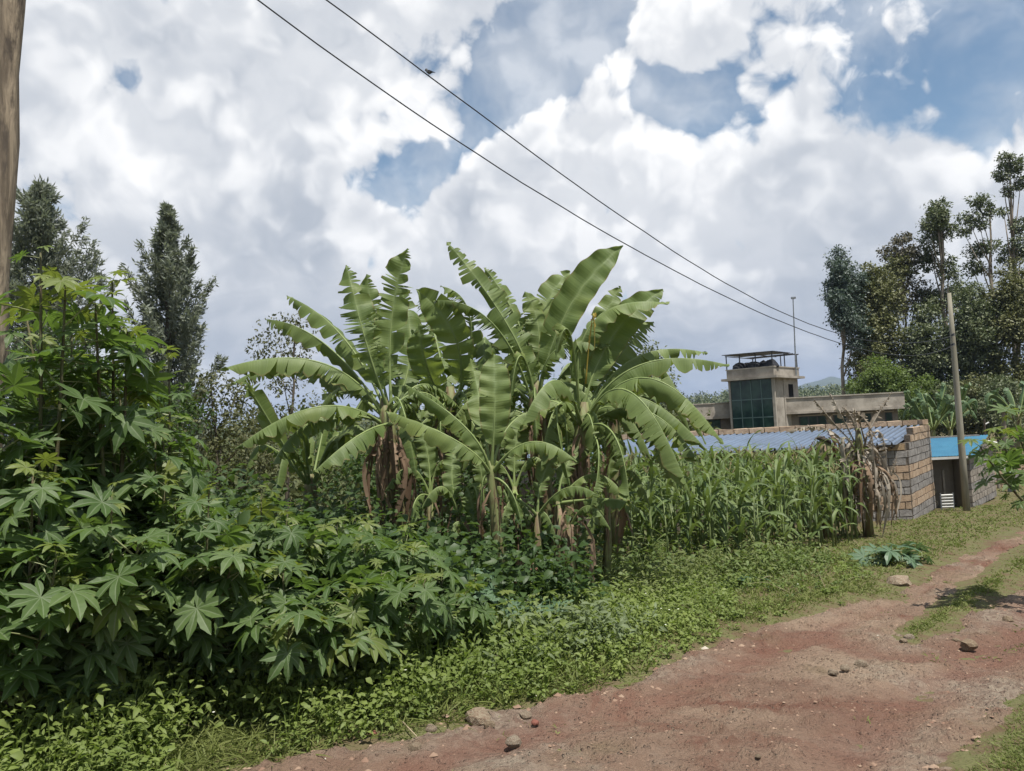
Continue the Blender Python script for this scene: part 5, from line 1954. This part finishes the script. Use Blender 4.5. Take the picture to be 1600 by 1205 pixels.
# taller weeds and herbs between the thicket and the maize
x, y, sd = verge_pick(7200, -1, 8.5, 6.0, 15.5, .5, 3.6, 1.3)
km = ~((x > P(925, 800, 12)[0] - .2) & (y > 11.3))
x, y, sd = x[km], y[km], sd[km]
pt = fbm(x * 1.3, y * 1.3, 57, 3)
km = (sd > .9 + .9 * pt) | (gr.rand(len(x)) < .10)
x, y, sd, pt = x[km], y[km], sd[km], pt[km]
h = (.10 + .42 * gr.rand(len(x)) ** 1.5) * np.clip(.25 + sd * .35, .3, 1.0) * (.5 + pt)
sp = fbm(x * 1.4 + 9, y * 1.4, 59, 3) + .3 * (gr.rand(len(x)) - .5)
k1, k2 = sp < .52, sp >= .52
weeds('herbs', 'mixed green herbs in front of the maize and bananas', x[k1], y[k1], h[k1], 20, .055, .26, 'fresh_leaf')
weeds('tall_herbs', 'yellowish feathery herbs between the verge and the maize', x[k2], y[k2], h[k2] * 1.25, 26, .06, .14, 'herb_leaf', .4)
# grey-green soft herbs by the little castor plants
x = P(860, 1000, 6.4)[0] + gr.normal(size=120) * .45; y = 6.5 + gr.normal(size=120) * .3
km = -road_sd(x, y) > .25
weeds('soft_herbs', 'grey-green thistly herbs below the young banana plant', x[km], y[km], .22 + .2 * gr.rand(km.sum()), 18, .07, .18, 'weed_grey')
# dark filling inside the thicket
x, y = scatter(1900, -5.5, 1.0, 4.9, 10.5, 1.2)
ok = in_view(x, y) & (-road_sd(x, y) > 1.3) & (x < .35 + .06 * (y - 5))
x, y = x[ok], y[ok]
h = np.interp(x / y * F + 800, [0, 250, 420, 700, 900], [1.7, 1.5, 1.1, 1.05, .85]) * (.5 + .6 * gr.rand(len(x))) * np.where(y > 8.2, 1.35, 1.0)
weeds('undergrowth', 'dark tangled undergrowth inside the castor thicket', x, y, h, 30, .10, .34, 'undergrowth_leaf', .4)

# grass: short verge turf, tufts, island between the wheel tracks, far turf
def grass(name, label, x, y, h, per, wd, lean=.55, mat='grass_blade', tone0=.0):
    n = len(x)
    k = np.repeat(np.arange(n), per)
    m_ = len(k)
    px_, py_ = x[k] + gr.normal(size=m_) * .025 * (1 + y[k] * .08), y[k] + gr.normal(size=m_) * .025 * (1 + y[k] * .08)
    B_ = np.stack((px_, py_, zg(px_, py_) - .012), -1)
    A_ = np.stack((gr.normal(size=m_) * lean, gr.normal(size=m_) * lean, np.ones(m_)), -1)
    tone = fbm(x * .9, y * .9, 61, 3)
    V, Pl, R = blades(B_, A_, h[k] * (.5 + .9 * gr.rand(m_)), wd * (1 + y[k] * .14) * (.7 + .6 * gr.rand(m_)), .2 + .5 * gr.rand(m_), np.clip(tone0 + .75 * tone[k] + .4 * (gr.rand(m_) - .4), 0, 1))
    o = link(name, Cloud().add(V, Pl, R).mesh(name), mat)
    return tag(o, label, 'grass', kind='stuff')


x, y = scatter(52000, -.74, .80, 2.6, 30, 1.25)
x = x * y
sd = -road_sd(x, y) + .22 * (fbm(x * 2.5, y * 2.5, 93, 3) - .5)
left = x < np.interp(y, POLY[:17, 1], POLY[:17, 0])
ok = in_view(x, y) & (sd > -.05) & (~left | (sd < 2.6)) & (y > 2.6)
x, y, sd, left = x[ok], y[ok], sd[ok], left[ok]
h = (.022 + .045 * np.clip(sd / .5, 0, 1)) * np.where(left, 1.0, .8) * (.5 + fbm(x * 3, y * 3, 66, 3))
print('grass', len(x))
grass('grass', 'short green grass on the verges and between the wheel tracks', x, y, h, 6, .0026)
x, y = scatter(70000, -.74, .80, 2.7, 9, 1.7)
x = x * y
sd = -road_sd(x, y) + .22 * (fbm(x * 2.5, y * 2.5, 93, 3) - .5)
left = x < np.interp(y, POLY[:17, 1], POLY[:17, 0])
ok = (sd > -.08) & (~left | (sd < .55)) & (gr.rand(len(x)) < np.clip(.55 + sd * 2.5, 0, 1))
x, y, sd = x[ok], y[ok], sd[ok]
print('turf', len(x))
grass('turf', 'fine low turf beside the near end of the track', x[:15000], y[:15000], (.02 + .035 * np.clip(sd[:15000] / .5, 0, 1)) * (.6 + .8 * gr.rand(len(x[:15000]))), 6, .0018, .7)
x, y, sd = verge_pick(3500, -4, 1.5, 2.6, 6, .02, .7)
grass('tall_grass', 'loose tufts of long grass at the edge of the weeds', x, y, np.full(len(x), .16), 9, .0025, .8)
x, y, sd = verge_pick(260, -4, 7, 2.8, 12, .05, 1.6)
m_ = len(x)
V, Pl, R = blades(np.stack((x, y, zg(x, y) + .03 + .10 * gr.rand(m_)), -1), np.stack((gr.normal(size=m_), gr.normal(size=m_) * .6, .25 + .3 * gr.rand(m_)), -1), .12 + .22 * gr.rand(m_), np.full(m_, .0018), .6 * gr.rand(m_), gr.rand(m_))
tag(link('dead_stalks', Cloud().add(V, Pl, R).mesh('dead_stalks'), 'straw'), 'pale dead stalks lying in the verge weeds', 'straw', kind='stuff')
x, y, sd = verge_pick(150, -3, 5, 3.0, 9, .3, 1.6)
m_ = len(x)
pb_ = np.stack((x, y, zg(x, y) + .12 + .12 * gr.rand(m_)), -1)
cl = Cloud()
for k in range(5):
    a_ = k * 1.2566
    V, Q, R = leaf_quads(pb_, np.tile((math.cos(a_), math.sin(a_), .25), (m_, 1)), np.tile((0., -.2, 1.), (m_, 1)), np.full(m_, .009), np.full(m_, .004), np.full(m_, .5))
    cl.add(V, Q, R)
tag(link('blossoms', cl.mesh('blossoms'), 'flower_white'), 'tiny white blossoms sprinkled over the verge weeds', 'flowers', kind='stuff')
# sparse tufts out on the road
x, y = scatter(700, -2, 8, 3.0, 11, 1.4)
ok = (road_sd(x, y) > .1) & (fbm(x * 1.2, y * 1.2, 71, 3) > .60)
x, y = x[ok], y[ok]
o = grass('road_grass', 'thin dry grass tufts growing in the track', x, y, np.full(len(x), .035), 8, .002, .9, tone0=.3)
# rough thicket behind the plot, wooded ridge and mountain beyond
cl = Cloud()
lob = []
for i in range(150):
    d = 24 + 26 * gr.rand()
    u = -150 + 1230 * gr.rand()
    if u > 980: d = max(d, 30)
    g = atG(u, d)
    r_ = 1.0 + 1.3 * gr.rand()
    lob.append((g + [0, 0, r_ * .75], (r_ * 1.3, r_ * 1.2, r_ * (.8 + .5 * gr.rand()))))
lobes_foliage(cl, lob, 13, .25, .3)
tag(link('thicket', cl.mesh('thicket'), 'thicket_leaf'), 'rough brown-green thicket on the slope behind the plot', 'thicket', kind='stuff')


def ridge(name, label, d0, d1, prof_u, prof_v, mat, amp, n=160):
    uu = np.linspace(prof_u[0], prof_u[-1], n)
    V, Q = [], []
    for k in range(7):
        f_ = k / 6
        d = d0 + (d1 - d0) * f_
        for u in uu:
            v = np.interp(u, prof_u, prof_v)
            tp = P(u, v, d1)
            x_ = tp[0] * d / d1
            z_ = -4 + (tp[2] + 4) * (f_ ** .8) + amp * (f_ > .3) * (float(fbm(np.array(u * .05), np.array(k * 1.0), 5, 3)) - .5)
            V.append((x_, d, z_))
    for k in range(6):
        for i in range(n - 1):
            a_ = k * n + i
            Q.append((a_, a_ + 1, a_ + n + 1, a_ + n))
    me = np_mesh(name, np.array(V), [np.array(Q)], True)
    tag(link(name, me, mat), label, kind='structure')


plain('far_forest', (.045, .06, .03), .95, .05, 0, (.07, .08, .04), .004)
ridge('mountain', 'distant blue mountain beyond the house', 2300, 3600, [900, 1150, 1215, 1255, 1300, 1325, 1380, 1500, 1700], [640, 625, 612, 600, 589, 594, 606, 612, 620], 'far_forest', 14)
ridge('hill', 'wooded ridge on the horizon behind the house', 260, 420, [-900, 0, 600, 1050, 1150, 1300, 1500, 2400], [735, 690, 655, 634, 627, 619, 608, 560], 'far_forest', 1.5)
cl = Cloud()
lob = []
for i in range(420):
    u = -250 + 2000 * gr.rand() if i > 140 else 1030 + 320 * gr.rand()
    f_ = gr.rand() ** .5
    d = 270 + 150 * f_
    hz_v = np.interp(u, [-900, 0, 600, 1050, 1150, 1300, 1500, 2400], [735, 690, 655, 634, 627, 619, 608, 560])
    tp = P(u, hz_v, 420)
    z_ = -4 + (tp[2] + 4) * (f_ ** .8)
    r_ = 1.8 + 2.2 * gr.rand()
    lob.append((np.array([tp[0] * d / 420, d, z_ + r_ * .8]), (r_ * 1.1, r_, r_ * (1 + .5 * gr.rand()))))
lobes_foliage(cl, lob, .8, 1.2, .35)
tag(link('treeline', cl.mesh('treeline'), 'gum_leaf'), 'far wood along the ridge on the horizon', 'wood', kind='stuff')

# air
mb = MB().box((-2600, -60, -9), (5200, 0, 0), (0, 4300, 0), (0, 0, 200))
hz = mb.build('haze', None, None)
m, t = newmat('haze_air')
pv = t.new('ShaderNodeVolumePrincipled')
pv.inputs['Color'].default_value = (.50, .64, .92, 1)
pv.inputs['Density'].default_value = 1.5e-4
pv.inputs['Anisotropy'].default_value = 0.0
oo = t.nt.nodes.new('ShaderNodeOutputMaterial')
t.nt.links.new(pv.outputs[0], oo.inputs['Volume'])
hz.data.materials.append(m)
tag(hz, 'thin pale haze in the air over the whole place', 'haze', kind='stuff')

# ------------------------------------------------------------------ stones
def rock_mesh(seed, flat=.6, sub=2):
    r = np.random.RandomState(seed)
    bm = bmesh.new(); bmesh.ops.create_icosphere(bm, subdivisions=sub, radius=1)
    axs = nrm(r.normal(size=(7, 3))); lim = .62 + .3 * r.rand(7)
    for vv in bm.verts:
        c_ = np.array(vv.co)
        for a_, l_ in zip(axs, lim):
            d_ = c_ @ a_
            if d_ > l_: c_ = c_ - a_ * (d_ - l_)
        c_ = c_ * (1 + .08 * r.normal())
        vv.co = Vector((c_[0], c_[1], c_[2] * flat))
    me = bpy.data.meshes.new('rock'); bm.to_mesh(me); bm.free()
    me.materials.append(MATS['rock'])
    return me


RM = [rock_mesh(k, .55 + .2 * (k % 3)) for k in range(8)]
def rock(u, v, wpx, label, k, name='rock', group='loose stones by the track', mat=None, squash=1.0):
    g = G0(u, v)
    z = max(float(zg(g[0], g[1])), float(zroad(g[0], g[1])))
    s = wpx * g[1] / F / 2
    o = link(name, RM[k % 8] if mat is None else None)
    if mat is not None:
        me = RM[k % 8].copy(); me.materials.clear(); me.materials.append(MATS[mat]); o = bpy.data.objects.new(name, me) if False else o
        COL.objects.unlink(o); bpy.data.objects.remove(o)
        o = link(name, me)
    o.location = (g[0], g[1], z + s * .18)
    o.rotation_euler = (0, .1, k * 1.3)
    o.scale = (s, s, s * squash)
    return tag(o, label, 'stone', group)
rock(752, 1128, 50, 'large tan rock at the edge of the weeds', 0, squash=1.15)
rock(803, 1165, 26, 'pale flat stone beside the broken brick', 1)
rock(822, 1122, 20, 'round grey-brown stone right of the large tan rock', 2)
rock(765, 1140, 18, 'flat brown stone just below the large tan rock', 3)
rock(674, 1142, 18, 'tan stone left of the large tan rock near the weeds', 4)
rock(648, 1172, 22, 'dull brown stone lying lowest among the stones by the weeds', 5)
rock(700, 1146, 15, 'small tan stone under the weeds left of the large rock', 6)
rock(1404, 916, 40, 'broad white stone on the grass beside the far track', 7, squash=.7)
rock(1420, 998, 16, 'dark red-brown stone on the grass island', 3)
rock(1412, 1003, 12, 'small stone touching the dark red-brown one on the island', 2)
rock(1185, 1190, 9, 'small white stone low in the middle of the track', 1)
rock(1320, 1046, 14, 'pale stone at the rim of the stony hollow', 4)
rock(1300, 1052, 18, 'grey stone in the stony hollow of the track', 6)
rock(1345, 1040, 20, 'flat grey stone at the right of the stony hollow', 5)
rock(1495, 1002, 14, 'pale stone in the shaded part of the right track', 0)
rock(1515, 1010, 24, 'brown lump of earth beside the shaded right track', 2)
rock(1575, 970, 18, 'dark stone at the right edge in the shade', 7)
rock(195, 1170, 30, 'brown stone half hidden in the left weeds', 3)
rock(836, 1132, 12, 'piece of broken red brick beside the pale stone', 4, 'brick_piece', 'pieces of broken brick', 'red_brick')
rock(584, 1153, 12, 'red brick chip at the border of grass and track', 1, 'brick_piece', 'pieces of broken brick', 'red_brick')

# loose gravel on the track
def gravel(n, pick, size, name, label):
    x, y = scatter(n, -3.5, 14, 2.7, 22, 1.7)
    ok = in_view(x, y) & pick(x, y)
    x, y = x[ok], y[ok]
    n = len(x)
    s = size * (.35 + 1.3 * gr.rand(n) ** 2.5) * (1 + y * .05)
    z = np.maximum(zroad(x, y), 0 * x - 9)
    oct_ = np.array([(1, 0, 0), (.45, .8, .1), (-.6, .75, 0), (-1, -.1, .1), (-.4, -.85, 0), (.6, -.75, .05), (.1, .1, .65), (-.15, -.1, .55)])
    th_ = gr.rand(n) * 6.28
    V = oct_[None] * (1 + .45 * (gr.rand(n, 8, 1) - .5)) * s[:, None, None]
    c_, s_ = np.cos(th_)[:, None], np.sin(th_)[:, None]
    V = np.stack((V[..., 0] * c_ - V[..., 1] * s_, V[..., 0] * s_ + V[..., 1] * c_, V[..., 2]), -1)
    V = V + np.stack((x, y, z), -1)[:, None]
    b_ = np.arange(n)[:, None] * 8
    T = np.concatenate([b_ + [q] for q in ([0, 1, 6], [1, 2, 6], [2, 7, 6], [2, 3, 7], [3, 4, 7], [4, 5, 7], [5, 6, 7], [5, 0, 6])], 0)
    me = np_mesh(name, V.reshape(-1, 3), [T], False, rnd=np.repeat(gr.rand(n), 8))
    tag(link(name, me, 'pebble'), label, 'gravel', kind='stuff')
    print(name, n)


gravel(60000, lambda x, y: (road_sd(x, y) > 0) & (fbm(x * 1.5, y * 1.5, 33, 4) + .25 * gr.rand(len(x)) > .60), .0075, 'gravel', 'loose brown and pale gravel scattered over the track')
gravel(9000, lambda x, y: (road_sd(x, y) > -.1) & (road_sd(x, y) < .45) & (x < 2.0), .017, 'edge_gravel', 'stones and grit along the left edge of the track')

# straw, sticks
def stick(uvs, d_off, rad, label, mat='straw', name='dry_stick'):
    pts = []
    for (u, v, dz) in uvs:
        g = onG(u, v); g[2] += dz; pts.append(g)
    o = MB().tube(pts, np.linspace(rad, rad * .5, len(pts)), 6).build(name, mat, None, True, loc=pts[0])
    tag(o, label, 'stick', 'dry sticks')
stick([(872, 1010, .12), (900, 1012, .14), (935, 1020, .10)], 0, .008, 'pale dry stick lying on the weeds below the young banana plant')
stick([(630, 1142, .03), (652, 1158, .02)], 0, .006, 'short dry straw lying among the stones')
